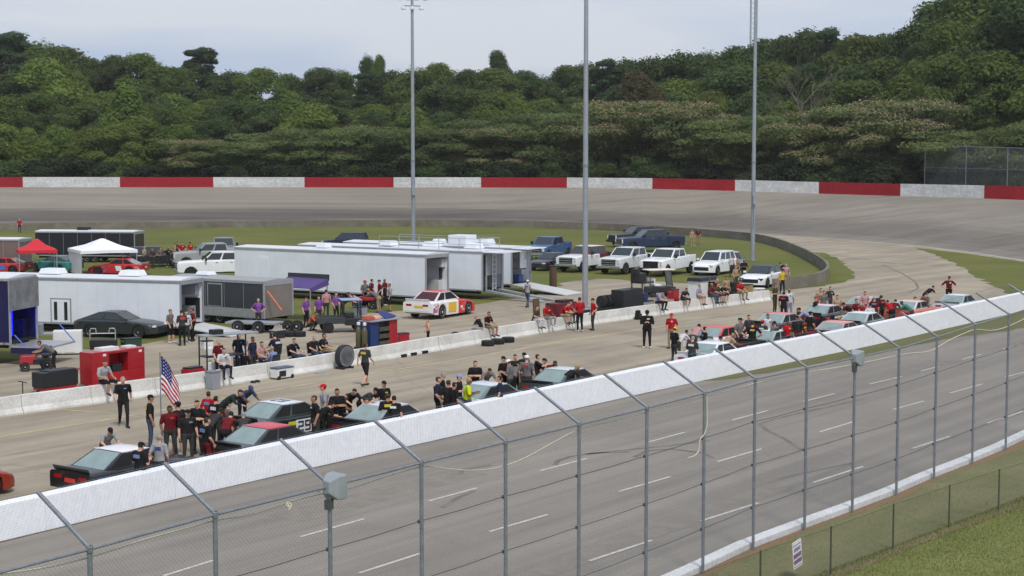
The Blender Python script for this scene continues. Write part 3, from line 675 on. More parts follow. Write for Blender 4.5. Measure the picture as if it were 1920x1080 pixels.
PR = {
 'oak': [proto('round', 18, 6.2, 11, lm_oak, 18000, .27, 40), proto('round', 19, 6.8, 12, lm_oak, 20000, .27, 46), proto('round', 16, 6.0, 13, lm_dark, 17000, .27, 38), proto('round', 21, 6.0, 14, lm_dark, 19000, .27, 44)],
 'lite': [proto('round', 12, 5.4, 21, lm_lite, 13000, .25, 36, .12), proto('cone', 15, 5.2, 22, lm_lite, 13000, .25, 40, .08), proto('round', 14, 5.8, 23, lm_lite, 14000, .25, 40, .12)],
 'pine': [proto('pine', 23, 4.4, 31, lm_pine, 8000, .24, 17), proto('pine', 25, 5.0, 32, lm_pine, 8600, .24, 20)],
 'flatpine': [proto('flatpine', 24, 5.0, 33, lm_pine, 11000, .24, 24)],
 'mim': [proto('umbrella', 9.5, 7.0, 41, lm_mim, 11000, .22, 30), proto('umbrella', 11, 7.6, 42, lm_mim, 12000, .22, 34), proto('umbrella', 8.5, 6.2, 43, lm_mim, 9600, .22, 26)],
 'brown': [proto('round', 14, 5.0, 51, lm_brown, 10500, .24, 20)],
 'shrub': [proto('shrub', 4.6, 3.2, 61, lm_shade, 4200, .2, 10), proto('shrub', 3.6, 3.0, 62, lm_shade, 3800, .2, 9), proto('shrub', 5.2, 3.4, 63, lm_dark, 4200, .2, 11)],
}
TL = {'oak': ('broadleaf_tree', 'mid green broadleaf tree in the dense woods on the hillside', 'broadleaf trees in the woods'),
      'lite': ('bright_tree', 'bright yellowish green bushy tree among the darker woods', 'bright green trees in the woods'),
      'pine': ('pine_tree', 'dark pine with clumped open crown rising out of the woods', 'pines in the woods'),
      'mim': ('mimosa_tree', 'flat topped spreading mimosa tree in the low layered thicket behind the turn wall', 'mimosa trees behind the turn wall'),
      'shrub': ('shrub', 'dense dark shrub growing close behind the red and white wall', 'shrubs behind the turn wall')}
ZONE = ((420, 'opposite the tents'), (775, 'behind the long white trailers'), (1098, 'behind the railed trailer roof'), (1412, 'above the parked pickups'), (1730, 'around the bare dead tree'), (9999, 'above the chain link bank fence'))
def blossoms(px): return px < 1000 and int(px) % 3 == 0 or 1090 < px < 1310 or 1490 < px < 1760
def zone(px): return next(z for x, z in ZONE if px < x)
def plant(kind, px, ytop, dd, wide=1.0, label=None, pi=None, name=None, wpx=None):
    b = hill(px, dd); b.z -= .2; zt = P(px, ytop, b.y).z; h = max(2.5, zt - b.z)
    lst = PR[kind]; pick = lst[random.randrange(len(lst)) if pi is None else pi]; cm, tm, H, R, bl = pick
    s = h / H; w = s ** .6 * wide if wpx is None else wpx * b.y / FPX / 2 / R
    nm, lb, gr = TL.get(kind, (name, label, None))
    if label is None:
        if kind == 'oak': lb = ('mid green' if (pi if pi is not None else [id(q) for q in lst].index(id(pick))) < 2 else 'dark green') + ' broadleaf tree ' + ('on the skyline ' if dd > 68 else 'midway up the woods ' if dd > 44 else 'low in the woods ') + zone(px)
        elif kind == 'lite': lb = 'bright green bushy tree ' + ('midway up the woods ' if dd > 44 else 'low in the woods ' if dd > 19 else 'at the front of the woods ') + zone(px)
        elif kind == 'mim': lb = 'flat topped spreading mimosa ' + ('with pink blossom ' if bl and blossoms(px) else 'in plain leaf ') + zone(px)
        elif kind == 'shrub': lb = 'dark shrub close behind the turn wall ' + zone(px)
        else: lb = 'dark pine with clumped crown on the skyline ' + zone(px)
    t = thing(name or nm, label or lb, 'shrub' if kind == 'shrub' else 'tree', b, random.uniform(0, 6.28), None if label else gr)
    k = (w, w, s)
    link('crown', cm, t, scale=k); link('trunk', tm, t, scale=k)
    if bl and blossoms(px): link('blossom', bl, t, scale=k)
    return t
SKY = [(-300, 90), (-60, 75), (0, 68), (45, 95), (90, 78), (130, 92), (165, 108), (205, 108), (245, 96), (300, 118), (345, 132), (420, 128), (500, 134), (560, 134), (615, 124), (660, 142), (720, 128), (770, 126), (860, 122), (900, 126), (1000, 132), (1030, 146), (1080, 118), (1150, 110), (1250, 98), (1340, 98), (1380, 82), (1450, 66), (1540, 54), (1600, 70), (1660, 66), (1690, 58), (1715, 30), (1750, 10), (1800, -15), (1920, -40), (2300, -60)]
random.seed(77)
x = -260
while x < 2200:                                   # skyline row
    near_ = lerp([(-300, 85), (900, 90), (1500, 70), (1750, 45), (2300, 40)], x) + random.uniform(-6, 10)
    kind = 'oak' if random.random() < .86 else 'pine'
    plant(kind, x, lerp(SKY, x) + random.uniform(-3, 8), near_, random.uniform(.95, 1.3)); x += random.uniform(34, 56)
x = -280
while x < 2150:                                   # middle rows
    y = lerp(SKY, x); plant('oak' if random.random() < .68 else 'lite', x, y + random.uniform(32, 70), lerp([(-300, 60), (1500, 52), (2300, 26)], x) + random.uniform(-5, 5), random.uniform(1.0, 1.35)); x += random.uniform(48, 78)
x = -260
while x < 2100:
    y = lerp(SKY, x); plant('oak' if random.random() < .6 else 'lite', x, lerp([(-300, 175), (330, 190), (900, 190), (1100, 200), (1500, 170), (1800, 110), (2300, 80)], x) + random.uniform(-16, 22), lerp([(-300, 38), (1500, 36), (2300, 18)], x) + random.uniform(-4, 4), random.uniform(1.0, 1.3)); x += random.uniform(54, 84)
x = -240
while x < 345:                                    # bright low trees on the left
    plant('lite', x, random.uniform(222, 248), random.uniform(11, 17), 1.1); x += random.uniform(42, 60)
plant('lite', 242, 163, 22, label='tall bright green tree with pointed crown standing forward of the woods', pi=1, name='bright_tree', wpx=150)
plant('lite', 590, 195, 24, 1.2, label='broad bright green tree with domed crown behind the mimosas', pi=2, name='bright_tree', wpx=150)
plant('oak', 410, 222, 20, 1.1)
for x, y, d in [(360, 262, 9), (430, 262, 9), (500, 252, 11), (560, 240, 13), (625, 244, 10), (690, 236, 13), (745, 248, 9), (800, 240, 12), (860, 226, 14), (915, 238, 10), (965, 214, 17), (1015, 226, 12), (1060, 210, 16), (1115, 214, 12), (1160, 190, 18), (1215, 212, 12), (1262, 188, 19), (1300, 206, 12), (1350, 228, 9), (1395, 226, 12), (1450, 218, 13), (1500, 232, 9), (1545, 206, 16), (1600, 200, 16), (1650, 222, 11), (1690, 190, 16), (1735, 196, 15), (1790, 245, 9), (1850, 238, 12), (1920, 230, 12), (1990, 235, 12)]:
    plant('mim', x, y + random.uniform(-3, 3), d, random.uniform(1.0, 1.2))
plant('brown', 1195, 140, 34, label='rusty brown tree with thinning leaves above the mimosas', name='rusty_tree', wpx=110)
plant('lite', 1325, 172, 26, 1.0, label='olive green rounded tree beside the mimosas near the grey pole', pi=0, name='olive_tree', wpx=90)
plant('flatpine', 383, 91, 92, label='tall pine with flat layered crown standing clear above the skyline', pi=0, name='pine_tree', wpx=92)
plant('flatpine', 25, 62, 84, label='tall pine with spreading crown on the skyline opposite the tents', pi=0, name='pine_tree', wpx=120)
plant('oak', 935, 96, 120, label='lone dark dome shaped tree standing above the low skyline', pi=3, name='broadleaf_tree', wpx=66)
plant('oak', 690, 104, 104, label='slender tree with twin tops poking above the skyline beside the lit pole', pi=2, name='broadleaf_tree', wpx=46)
plant('oak', 713, 106, 100, pi=0, wpx=40)
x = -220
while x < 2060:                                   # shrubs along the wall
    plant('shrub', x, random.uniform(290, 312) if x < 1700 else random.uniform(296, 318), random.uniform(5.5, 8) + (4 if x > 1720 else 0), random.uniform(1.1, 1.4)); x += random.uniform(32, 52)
# bare dead tree
random.seed(5); b = hill(1500, 24); H = P(1500, 98, b.y).z - b.z
t = thing('dead_tree', 'bare grey dead tree with fanned leafless branches among the woods', 'tree', b); tk = MB(); tk.tube([(0, 0, -.5), (.1, 0, H * .3), (0, .1, H * .62)], [.22, .18, .09], 8); tk.build('trunk', m_barkg, t, True)
def twig(mb, p, d, l, r, n):
    q = p + d * l; mb.tube([p, (p + q) / 2 + V((random.gauss(0, .05), random.gauss(0, .05), .06)) * l, q], [r, r * .8, r * .55], 5)
    if n > 0:
        for _ in range(3 if n > 1 else 4): twig(mb, p + d * l * random.uniform(.5, 1), (d + V((random.gauss(0, .45), random.gauss(0, .3), random.gauss(.12, .2)))).normalized(), l * random.uniform(.55, .75), r * .55, n - 1)
for k in range(9):
    mb = MB(); a = k * 2.4; twig(mb, V((0, 0, H * (.22 + .045 * k))), V((math.cos(a) * .75, math.sin(a) * .5, .75)).normalized(), H * .22, .075, 3); mb.build('branch', m_barkg, t)
# ================================================================== VEHICLES
def mk_wheel(r, w, rim_mat, nm, dish=.62):
    mb = MB(); mb.lathe([(r * .55, -w / 2), (r * .93, -w / 2), (r, -w * .36), (r, w * .36), (r * .93, w / 2), (r * .55, w / 2)], 20, 'Y'); ty = mb.mesh('wheel', m_tyre, True)
    mb = MB(); mb.lathe([(.03, -w * .53), (r * .16, -w * .53), (r * .2, -w * .42), (r * dish * .8, -w * .36), (r * dish, -w * .53), (r * dish, w * .53), (r * dish * .8, w * .36), (r * .2, w * .42), (.03, w * .53)], 20, 'Y')
    for k in range(5):
        a = k * 2 * math.pi / 5
        for sg in (-1, 1): mb.box((math.cos(a) * r * .36, sg * w * .42, math.sin(a) * r * .36), (r * .42, .03, r * .12), ry=-a)
    return ty, mb.mesh('rim', rim_mat, False)
WM = {'race': mk_wheel(.335, .27, M('race_rim', (64, 64, 68), .5, .3, .1, 5), 'race'), 'car': mk_wheel(.335, .23, m_rim, 'car'), 'truck': mk_wheel(.41, .27, m_rim, 'truck'), 'truckd': mk_wheel(.42, .28, m_rimd, 'truckd'), 'trailer': mk_wheel(.36, .22, m_alu, 'tr'), 'whitewheel': mk_wheel(.335, .27, M('white_rim', (196, 196, 192), .5, 0, .1, 5), 'ww')}
def wheel(kind, parent, x, y, z=None, scale=1.0):
    ty, ri = WM[kind]; r = {'race': .335, 'car': .335, 'truck': .41, 'truckd': .42, 'trailer': .36, 'whitewheel': .335}[kind] * scale
    w = link('wheel', ty, parent, (x, y, r if z is None else z), 0, scale); link('rim', ri, w); return w
def body_shell(top, width, low, arches, n=7):
    """body lofted along x; top/width/low are (x, value) tables, arches (x, r, zc)"""
    xs = sorted({p[0] for p in top} | {p[0] for p in width} | {p[0] for p in low})
    for ax, ar, az in arches: xs += [ax + ar * math.cos(math.pi * k / n) for k in range(n + 1)] + [ax - ar - .012, ax + ar + .012]
    xs = sorted(set(round(x, 3) for x in xs if top[0][0] <= x <= top[-1][0])); rings = []
    for x in xs:
        zt = lerp(top, x); w = lerp(width, x); zl = lerp(low, x)
        for ax, ar, az in arches:
            d = abs(x - ax)
            if d <= ar + .001: zl = max(zl, az + math.sqrt(max(0, ar * ar - d * d)))
        zl = min(zl, zt - .1); zm = zl + (zt - zl) * .55; zs = zt - min(.07, (zt - zl) * .3)
        h = [(0, zt + .015), (w * .62, zt + .004), (w * .92, zt - .015), (w * .985, zs), (w, zm), (w * .985, zl), (w * .55, zl)]
        rings.append([V((x, y, z)) for y, z in h] + [V((x, -y, z)) for y, z in h[:0:-1]])
    mb = MB(); mb.loft(rings); return mb
def cabin(x0, x1, x2, x3, zb, zr, wb, wr, crown=.03):
    """greenhouse hull: windshield base x0, roof front x1, roof rear x2, rear glass base x3; x0 > x1 > x2 > x3"""
    q = lambda x, w, z: [V((x, -w, z)), V((x, w, z))]
    B = [V((x0, -wb * .93, zb)), V((x0, wb * .93, zb)), V((x3, wb * .93, zb)), V((x3, -wb * .93, zb))]
    R = [V((x1, -wr, zr)), V((x1, wr, zr)), V((x2, wr, zr)), V((x2, -wr, zr))]
    mB = [V(((x0 + x3) / 2, wb, zb)), V(((x0 + x3) / 2, -wb, zb))]; mR = [V(((x1 + x2) / 2, wr * 1.02, zr + .005)), V(((x1 + x2) / 2, -wr * 1.02, zr + .005))]
    return B, R
def glass(mb, a, b, c, d, ins, off=.01): mb.plate(a, b, c, d, ins, off, .02)
def greenhouse(t, x0, x1, x2, x3, zb, zr, wb, wr, mhull, mroof, mside, mfront, mrear, pillars=(), dark_side=True):
    B, R = cabin(x0, x1, x2, x3, zb, zr, wb, wr); mb = MB()
    mb.add(B + R, [(0, 1, 5, 4), (1, 2, 6, 5), (2, 3, 7, 6), (3, 0, 4, 7), (3, 2, 1, 0)]); mb.build('cabin', mhull, t)
    mb = MB(); up = V((0, 0, .035)); ce = sum(R, V()) / 4
    rr = []
    for f, dz in ((-.02, -.012), (.06, .016), (.3, .034), (.6, .038), (.9, .022), (1.02, -.012)):
        a_, b_ = R[0].lerp(R[3], f), R[1].lerp(R[2], f); rr.append([a_ + (b_ - a_) * g_ + V((0, 0, dz * w_)) for g_, w_ in ((-.015, -.6), (.05, .5), (.25, 1), (.5, 1.15), (.75, 1), (.95, .5), (1.015, -.6))] + [b_ - V((0, 0, .03)), a_ - V((0, 0, .03))])
    mb.loft(rr); mb.build('roof', mroof, t, smooth=True)
    mb = MB(); glass(mb, B[0], B[1], R[1], R[0], .1); mb.build('windshield', mfront, t)
    mb = MB(); glass(mb, B[2], B[3], R[3], R[2], .12); mb.build('rear_window', mrear, t)
    edges = [0] + list(pillars) + [1]
    for sgn in (1, -1):
        b0, b1, r1, r0 = (B[1], B[2], R[2], R[1]) if sgn > 0 else (B[0], B[3], R[3], R[0])
        for e0, e1 in zip(edges, edges[1:]):
            g = .025; lo0, lo1 = b0.lerp(b1, e0 + (g if e0 else .07)), b0.lerp(b1, e1 - (g if e1 < 1 else .07)); hi0, hi1 = r0.lerp(r1, e0 + (g if e0 else .04)), r0.lerp(r1, e1 - (g if e1 < 1 else .04))
            p = [lo0.lerp(hi0, .10), lo1.lerp(hi1, .10), lo1.lerp(hi1, .88), lo0.lerp(hi0, .88)]
            mb = MB()
            if sgn > 0: glass(mb, *p, 0)
            else: glass(mb, p[1], p[0], p[3], p[2], 0)
            mb.build('side_window', mside, t)
def digit_boxes(mb, s, o, ux, uz, n, h, w, th=.012, m=0):
    """seven-segment style block numerals as raised strokes"""
    SEG = {'0': 'abcdef', '1': 'bc', '2': 'abged', '3': 'abgcd', '4': 'fgbc', '5': 'afgcd', '6': 'afgedc', '7': 'abc', '8': 'abcdefg', '9': 'abcdfg'}
    k = .17 * h
    for i, ch in enumerate(s):
        b = o + ux * (i * (w + .25 * w))
        P_ = {'a': (0, h - k, w, k), 'd': (0, 0, w, k), 'g': (0, h / 2 - k / 2, w, k), 'f': (0, h / 2, k, h / 2), 'b': (w - k, h / 2, k, h / 2), 'e': (0, 0, k, h / 2), 'c': (w - k, 0, k, h / 2)}
        for sgm in SEG[ch]:
            x, z, dx, dz = P_[sgm]; a = b + ux * x + uz * z
            mb.plate(a, a + ux * dx, a + ux * dx + uz * dz, a + uz * dz, 0, .003, .004, m)
def race_car(label, loc, rz, body, roof=None, hood=None, tail=None, num=None, numcol=(24, 24, 28), plate=None, stripe=None, hull=None, spoil=None, wheels='race', fender=None, rearw=None):
    t = thing('race_car', label, 'race car', loc, rz, 'race cars lined up on the pit road')
    mbody = paint(body); L = 2.36
    top = [(-L, .86), (-1.75, .88), (-1.1, .87), (.55, .84), (1.2, .78), (1.9, .66), (2.2, .55), (L, .42)]
    wid = [(-L, .90), (-1.9, .945), (-1.0, .955), (.3, .945), (1.5, .95), (2.05, .90), (2.28, .78), (L, .55)]
    low = [(-L, .36), (-2.0, .24), (-1.0, .17), (1.0, .15), (2.0, .14), (L, .16)]
    AR_ = [(-1.33, .40, .33), (1.38, .40, .33)]
    if fender:
        cl = lambda tb, lo_, hi_: [(lo_, lerp(tb, lo_))] + [p for p in tb if lo_ < p[0] < hi_] + [(hi_, lerp(tb, hi_))]
        body_shell(cl(top, -L, .30), cl(wid, -L, .30), cl(low, -L, .30), AR_[:1]).build('body', mbody, t, smooth=True)
        body_shell(cl(top, .305, L), cl(wid, .305, L), cl(low, .305, L), AR_[1:]).build('front_body', paint(fender), t, smooth=True)
    else: body_shell(top, wid, low, AR_).build('body', mbody, t, smooth=True)
    greenhouse(t, .72, -.02, -.98, -1.78, .855, 1.27, .80, .60, paint(hull or body), paint(roof or body), m_dark, m_pglass, rearw or m_pglass, (.60,))
    mb = MB(); mb.box((-2.33, 0, .93), (.025, 1.5, .15), ry=-.5); mb.build('spoiler', paint(spoil) if spoil else m_pglass, t)
    if hood:
        mb = MB(); mb.add([(.74, -.74, .866), (.74, .74, .866), (1.9, .66, .686), (1.9, -.66, .686), (.74, -.74, .84), (.74, .74, .84), (1.9, .66, .65), (1.9, -.66, .65)], [(0, 1, 2, 3), (7, 6, 5, 4), (0, 4, 5, 1), (1, 5, 6, 2), (2, 6, 7, 3), (3, 7, 4, 0)]); mb.build('hood', paint(hood), t)
    mb = MB(); mb.box((-L - .004, 0, .60), (.02, 1.5, .36)); mb.build('tail_panel', paint(tail or body), t)
    for s in (-1, 1):
        mb = MB(); mb.box((-L - .012, s * .52, .70), (.02, .34, .10)); mb.build('tail_light', m_red, t)
        mb = MB(); mb.box((2.19, s * .55, .46), (.05, .34, .09), rz=-s * .35); mb.build('headlight', m_lampw, t)
    mb = MB(); mb.box((2.33, 0, .28), (.06, .9, .14)); mb.build('grille', m_black, t)
    for x in (1.38, -1.33):
        for y in (.80, -.80): wheel(wheels, t, x, y)
    if stripe:
        for s in (-1, 1): mb = MB(); mb.box((-.1, s * .957, .66), (2.0, .012, .13)); mb.build('side_stripe', paint(stripe), t)
    for s in (-1, 1):
        if plate: mb = MB(); mb.box((-.36, s * .96, .52), (.78, .012, .46)); mb.build('number_panel', paint(plate), t)
        if num:
            mb = MB(); digit_boxes(mb, num, V((-.36 - s * .30 * -1, s * .968, .34)) if s > 0 else V((-.66, s * .968, .34)), V((-1, 0, 0)) if s > 0 else V((1, 0, 0)), V((0, 0, 1)), 2, .36, .26); mb.build('number', paint(numcol), t)
    rnd = random.Random(label)
    dc = [(206, 60, 50), (214, 214, 210), (210, 180, 50), (70, 110, 180), (190, 190, 190), (200, 90, 110)]
    for s in (-1, 1):
        for x, z in ((.62, .46), (.86, .60), (-1.95, .62), (-2.12, .52), (.75, .32)):
            mb = MB(); w = lerp(wid, x); mb.box((x, s * (w + .004), z), (rnd.uniform(.14, .3), .012, rnd.uniform(.07, .13))); mb.build('decal', paint(rnd.choice(dc)), t)
    mb = MB(); mb.box((-L - .016, rnd.uniform(-.1, .1), .62), (.012, rnd.uniform(.3, .6), .12)); mb.build('decal', paint(rnd.choice(dc)), t)
    g1, g2_ = rnd.choice(dc), rnd.choice(dc)
    for s in (-1, 1):
        for x0, cc, ln in ((-.75, g1, .5), (-2.25, g2_, .42)):
            w0, w1 = lerp(wid, x0) + .002, lerp(wid, x0 + ln) + .002
            q_ = [V((x0, s * w0, .34)), V((x0 + ln, s * w1, .34)), V((x0 + ln + .12, s * w1, .74)), V((x0 + .12, s * w0, .74))]
            mb = MB(); mb.plate(*(q_ if s < 0 else q_[::-1]), 0, .003, .006); mb.build('side_graphic', paint(cc), t)
    for y in (-.62, .62): mb = MB(); mb.tube([(.5, y, .9), (.0, y * .86, 1.2), (-.9, y * .86, 1.2), (-1.2, y, .9)], .022, 6); mb.build('roll_bar', m_tyre, t)
    if num and roof:
        mb = MB(); digit_boxes(mb, num, V((-.75, .30, 1.31)), V((0, -1, 0)), V((1, 0, 0)), 2, .42, .26); mb.build('roof_number', paint(numcol), t)
    return t
def pickup(label, loc, rz, body, low=None, grille=m_chrome, wheels='truck', group='pickups and cars parked in the infield', s=1.09, bedcover=False, roofc=None, hoodc=None):
    t = thing('pickup_truck', label, 'pickup', loc, rz, group); mb_ = paint(body)
    top = [(-.35, 1.32), (1.05, 1.31), (1.15, 1.30), (2.0, 1.27), (2.62, 1.22), (2.82, 1.14), (2.88, .98)]
    wid = [(-.35, .98), (1.2, .985), (2.3, .98), (2.75, .93), (2.88, .88)]
    body_shell(top, wid, [(-.35, .48), (2.0, .46), (2.88, .50)], [(1.93, .50, .41)]).build('front_body', paint(hoodc) if hoodc else mb_, t, smooth=True)
    mb = MB(); mb.box((-.9, 0, .90), (1.12, 1.965, .83)); mb.build('rear_cab', mb_, t, bev=.03)
    for y in (1, -1):
        mb = body_shell([(-2.95, 1.36), (-1.47, 1.36)], [(-2.95, .06), (-1.47, .06)], [(-2.95, .52), (-1.47, .50)], [(-2.13, .50, .41)]); o = mb.build('bed_side', mb_, t); o.location = (0, y * .93, 0)
    mb = MB(); mb.box((-2.2, 0, .72), (1.5, 1.74, .08)); mb.build('bed_floor', m_black, t)
    mb = MB(); mb.box((-2.93, 0, .97), (.07, 1.74, .72)); mb.build('tailgate', mb_, t, bev=.015)
    if bedcover: mb = MB(); mb.box((-2.2, 0, 1.375), (1.5, 1.8, .03)); mb.build('bed_cover', m_black, t)
    greenhouse(t, 1.12, .40, -1.22, -1.45, 1.305, 1.90, .95, .80, mb_, paint(roofc) if roofc else mb_, m_glass, m_glass, m_glass, (.5,))
    mb = MB(); mb.box((2.88, 0, .90), (.06, 1.20, .46)); g = mb.build('grille', m_black, t, bev=.01)
    for z in (.74, .90, 1.06): mb = MB(); mb.box((2.92, 0, z), (.03, 1.16, .05)); mb.build('grille_bar', grille, g)
    mb = MB(); mb.box((2.93, 0, .56), (.16, 1.9, .20)); mb.build('bumper', grille, t, bev=.03)
    mb = MB(); mb.box((-3.05, 0, .60), (.14, 1.84, .18)); mb.build('rear_bumper', m_chrome, t, bev=.03)
    mb = MB(); mb.box((-.3, 0, .44), (4.9, 1.0, .14)); mb.build('chassis', m_dark, t)
    for y in (1, -1):
        mb = MB(); mb.box((2.84, y * .76, .95), (.10, .30, .34), rz=-y * .25); mb.build('headlight', m_lampw, t, bev=.02)
        mb = MB(); mb.box((.88, y * 1.10, 1.42), (.14, .20, .26)); mb.build('mirror', m_black if body != WHITE else mb_, t, bev=.02)
        mb = MB(); mb.box((-2.985, y * .90, 1.08), (.02, .1, .40)); mb.build('tail_light', m_red, t)
        for x in (.1, -.95): mb = MB(); mb.box((x, y * .99, 1.16), (.18, .02, .035)); mb.build('door_handle', m_chrome, t)
        for x in (1.93, -2.13): wheel(wheels, t, x, y * .86)
    t.scale = (s, s, s); return t
def sedan(label, loc, rz, body, kind='sedan', roofc=None, name='parked_car', cat='car', group='pickups and cars parked in the infield', hatch=None, s=1.0, nose_black=False, hull=None):
    t = thing(name, label, cat, loc, rz, group); mb_ = paint(body); L = 2.4
    suv = kind == 'suv'; zb = 1.02 if suv else .92; zr = 1.66 if suv else (1.33 if kind == 'coupe' else 1.40)
    top = [(-L, zb - .08), (-2.2, zb + .01), (-1.0, zb + .02), (.8, zb - .01), (1.5, zb - .07), (2.1, zb - .17), (L - .03, zb - .34), (L, .55)]
    wid = [(-L, .78), (-2.1, .90), (-1, .93), (1.4, .93), (2.0, .88), (2.3, .74), (L, .6)]
    ar = .38 if not suv else .42; az = .335
    body_shell(top, wid, [(-L, .34), (-1.8, .24), (1.8, .22), (L, .26)], [(-1.38, ar, az), (1.42, ar, az)]).build('body', mb_, t, smooth=True)
    xs = (.95, .25, -2.05, -2.34) if suv else ((.72, -.06, -.98, -2.15) if kind == 'coupe' else (.95, .15, -1.05, -2.0))
    greenhouse(t, *xs, zb - .005, zr, .84, .64, paint(hull) if hull else mb_, paint(roofc) if roofc else mb_, m_glass, m_glass, m_glass, (.36, .68) if suv else (.5,))
    mb = MB(); mb.box((2.36, 0, .50), (.10, 1.15, .26)); mb.build('grille', m_black, t, bev=.02)
    for y in (1, -1):
        mb = MB(); mb.box((2.22, y * .66, zb - .28), (.22, .34, .10), rz=-y * .55); mb.build('headlight', m_lampw if not nose_black else m_glass, t, bev=.02)
        mb = MB(); mb.box((-2.36, y * .62, zb - .16), (.08, .34, .12)); mb.build('tail_light', m_red, t)
        mb = MB(); mb.box((.78, y * .99, zb + .08), (.12, .18, .13)); mb.build('mirror', mb_, t, bev=.02)
        for x in (1.42, -1.38): wheel('car' if not suv else 'car', t, x, y * .81, scale=1.0 if not suv else 1.06)
    t.scale = (s, s, s); return t

# ------------------------------------------------------------------ race cars on the pit road (roof centre pixel)
def rc(px, py, d=0.0, z=1.3, jit=0):
    p = G(px, py, z).xy + DIR * (.5 + d); return (p.x, p.y, 0), TH + jit
RED = (170, 24, 34); SIL = (188, 192, 198)
def RC(label, px, py, d, jit, *a, **k):
    loc, rz = rc(px, py, d, jit=jit); return race_car(label, loc, rz, *a, **k)
RC('black race car with white roof and black tail at the end nearest the flag', 246, 834, -.35, .02, (26, 26, 28), roof=(222, 216, 220), tail=(24, 24, 26), hull=(30, 32, 34), spoil=(30, 30, 32))
RC('black and dark green race car with red roof edge and red spots on its flank', 490, 797, .25, .0, (34, 40, 38), roof=(196, 40, 56), hull=(48, 56, 54), tail=(24, 24, 26), stripe=(206, 36, 56), spoil=(26, 26, 28))
RC('black race car with white number panel and yellow green side stripe', 528, 751, 0, -.02, (22, 30, 30), roof=(206, 208, 210), hull=(60, 70, 70), plate=(214, 214, 216), num='29', numcol=(30, 40, 70), stripe=(196, 196, 40), spoil=(26, 26, 28))
RC('race car with pale rear window and red striped nose beside men in black shirts', 722, 755, 0, .0, (36, 34, 36), roof=(196, 198, 202), hood=(160, 40, 44), hull=(150, 152, 156), spoil=(28, 28, 30))
RC('white race car being worked on next to the person in yellow', 905, 718, .2, .0, (204, 208, 214), roof=(196, 204, 208), hood=(214, 216, 220), hull=(110, 124, 124))
RC('dark green race car with pale roof where two people in grey shirts stand', 1058, 689, 0, .0, (40, 52, 50), roof=(192, 200, 200), hull=(70, 88, 86), hood=(36, 40, 42), spoil=(30, 30, 30))
RC('all white race car with quarter windows at the end of the far cluster', 1330, 641, .2, .03, (220, 222, 226), roof=(224, 225, 228), hood=(222, 224, 228), tail=(222, 222, 224), spoil=(220, 222, 226), wheels='whitewheel')
RC('white race car with red roof standing behind the all white one', 1345, 611, .1, .0, (206, 206, 210), roof=(206, 70, 66), hull=(196, 80, 76), hood=(30, 34, 54), stripe=(204, 74, 70), tail=(214, 206, 208))
RC('black tailed race car with white roof close to the near wall', 1440, 618, .2, .0, (28, 30, 32), roof=(214, 222, 222), hull=(150, 164, 162), stripe=(210, 210, 206), spoil=(24, 26, 26))
RC('black race car with pink red roof and wide black tail', 1462, 586, 0, .0, (26, 26, 28), roof=(220, 96, 108), hull=(150, 164, 160), stripe=(168, 34, 40), spoil=(24, 24, 26))
RC('black and white race car with white roof leading the row by the pit wall side', 1543, 571, .2, -.02, (34, 30, 34), roof=(218, 190, 196), hull=(120, 132, 132), stripe=(214, 208, 206), spoil=(36, 30, 34))
RC('red race car with salmon roof beside the near wall', 1568, 602, .2, .0, (128, 26, 38), roof=(222, 134, 124), hull=(186, 150, 148), spoil=(120, 30, 40))
RC('black race car with clean white roof ahead of the red one', 1614, 585, .2, .0, (28, 30, 34), roof=(224, 228, 230), hull=(170, 178, 178), spoil=(26, 26, 30))
RC('red and white race car with pale window among the far cluster', 1622, 556, .2, -.02, (168, 34, 42), roof=(214, 160, 160), hull=(150, 162, 160), hood=(204, 204, 206), spoil=(190, 190, 190))
RC('orange red and white race car behind the person in teal', 1706, 563, .2, 0, (206, 110, 84), roof=(214, 180, 170), hull=(200, 200, 198), hood=(170, 50, 50), stripe=(206, 80, 60))
RC('white race car at the head of the line with men standing over it', 1792, 552, .3, .03, (214, 216, 220), roof=(218, 220, 226), hull=(150, 166, 170), hood=(216, 218, 222))
p = g2(3, 915) - DIR * 2.36
race_car('orange race car nosing into the bottom of the line', (p.x, p.y, 0), TH + .03, (140, 48, 32), roof=(170, 70, 44), hood=(176, 74, 44), hull=(50, 50, 50))
# red and white car in the paddock, tail towards the stands
p = G(822, 596); a = math.atan2(.52, .85)
race_car('white tailed race car with red roof and yellow number panels parked in the paddock', (p.x + .1, p.y + 1.2, 0), rad(60), (222, 222, 220), roof=(196, 36, 36), hood=(206, 44, 36), hull=(214, 206, 206), plate=(222, 178, 40), rearw=M('dark_red_interior', (64, 18, 28), .5, 0, .3, 4), fender=(204, 44, 36), spoil=(224, 224, 222), wheels='whitewheel').scale = (1.10, 1.12, 1.22)

# ------------------------------------------------------------------ parked cars and pickups
HT = math.atan2(-.86, -.51)
def front(px, py, rz, L): p = g2(px, py); return (p.x - math.cos(rz) * L, p.y - math.sin(rz) * L, 0)
h = HT
pickup('white crew cab pickup with black grille facing the pits', front(1219, 519, h, 3.2), h, (226, 227, 228), grille=m_black, wheels='truckd')
pickup('silver white pickup with wide chrome bumper beside the white crew cab', front(1140, 515, h - .05, 3.2), h - .05, (204, 206, 208))
pickup('two tone pickup with maroon doors and white hood and roof behind the middle pole', front(1060, 511, h - .1, 3.2), h - .1, (92, 22, 32), roofc=(220, 220, 222), hoodc=(214, 214, 216))
sedan('dark car with red nose half hidden behind the open trailer', front(1004, 508, h - .05, 2.4), h - .05, (44, 38, 42), hull=(40, 40, 44))
pickup('blue pickup parked behind the car with the red nose', front(1003, 489, h + .1, 2.95), h + .1, (52, 82, 128), bedcover=True)
h2 = rad(196)
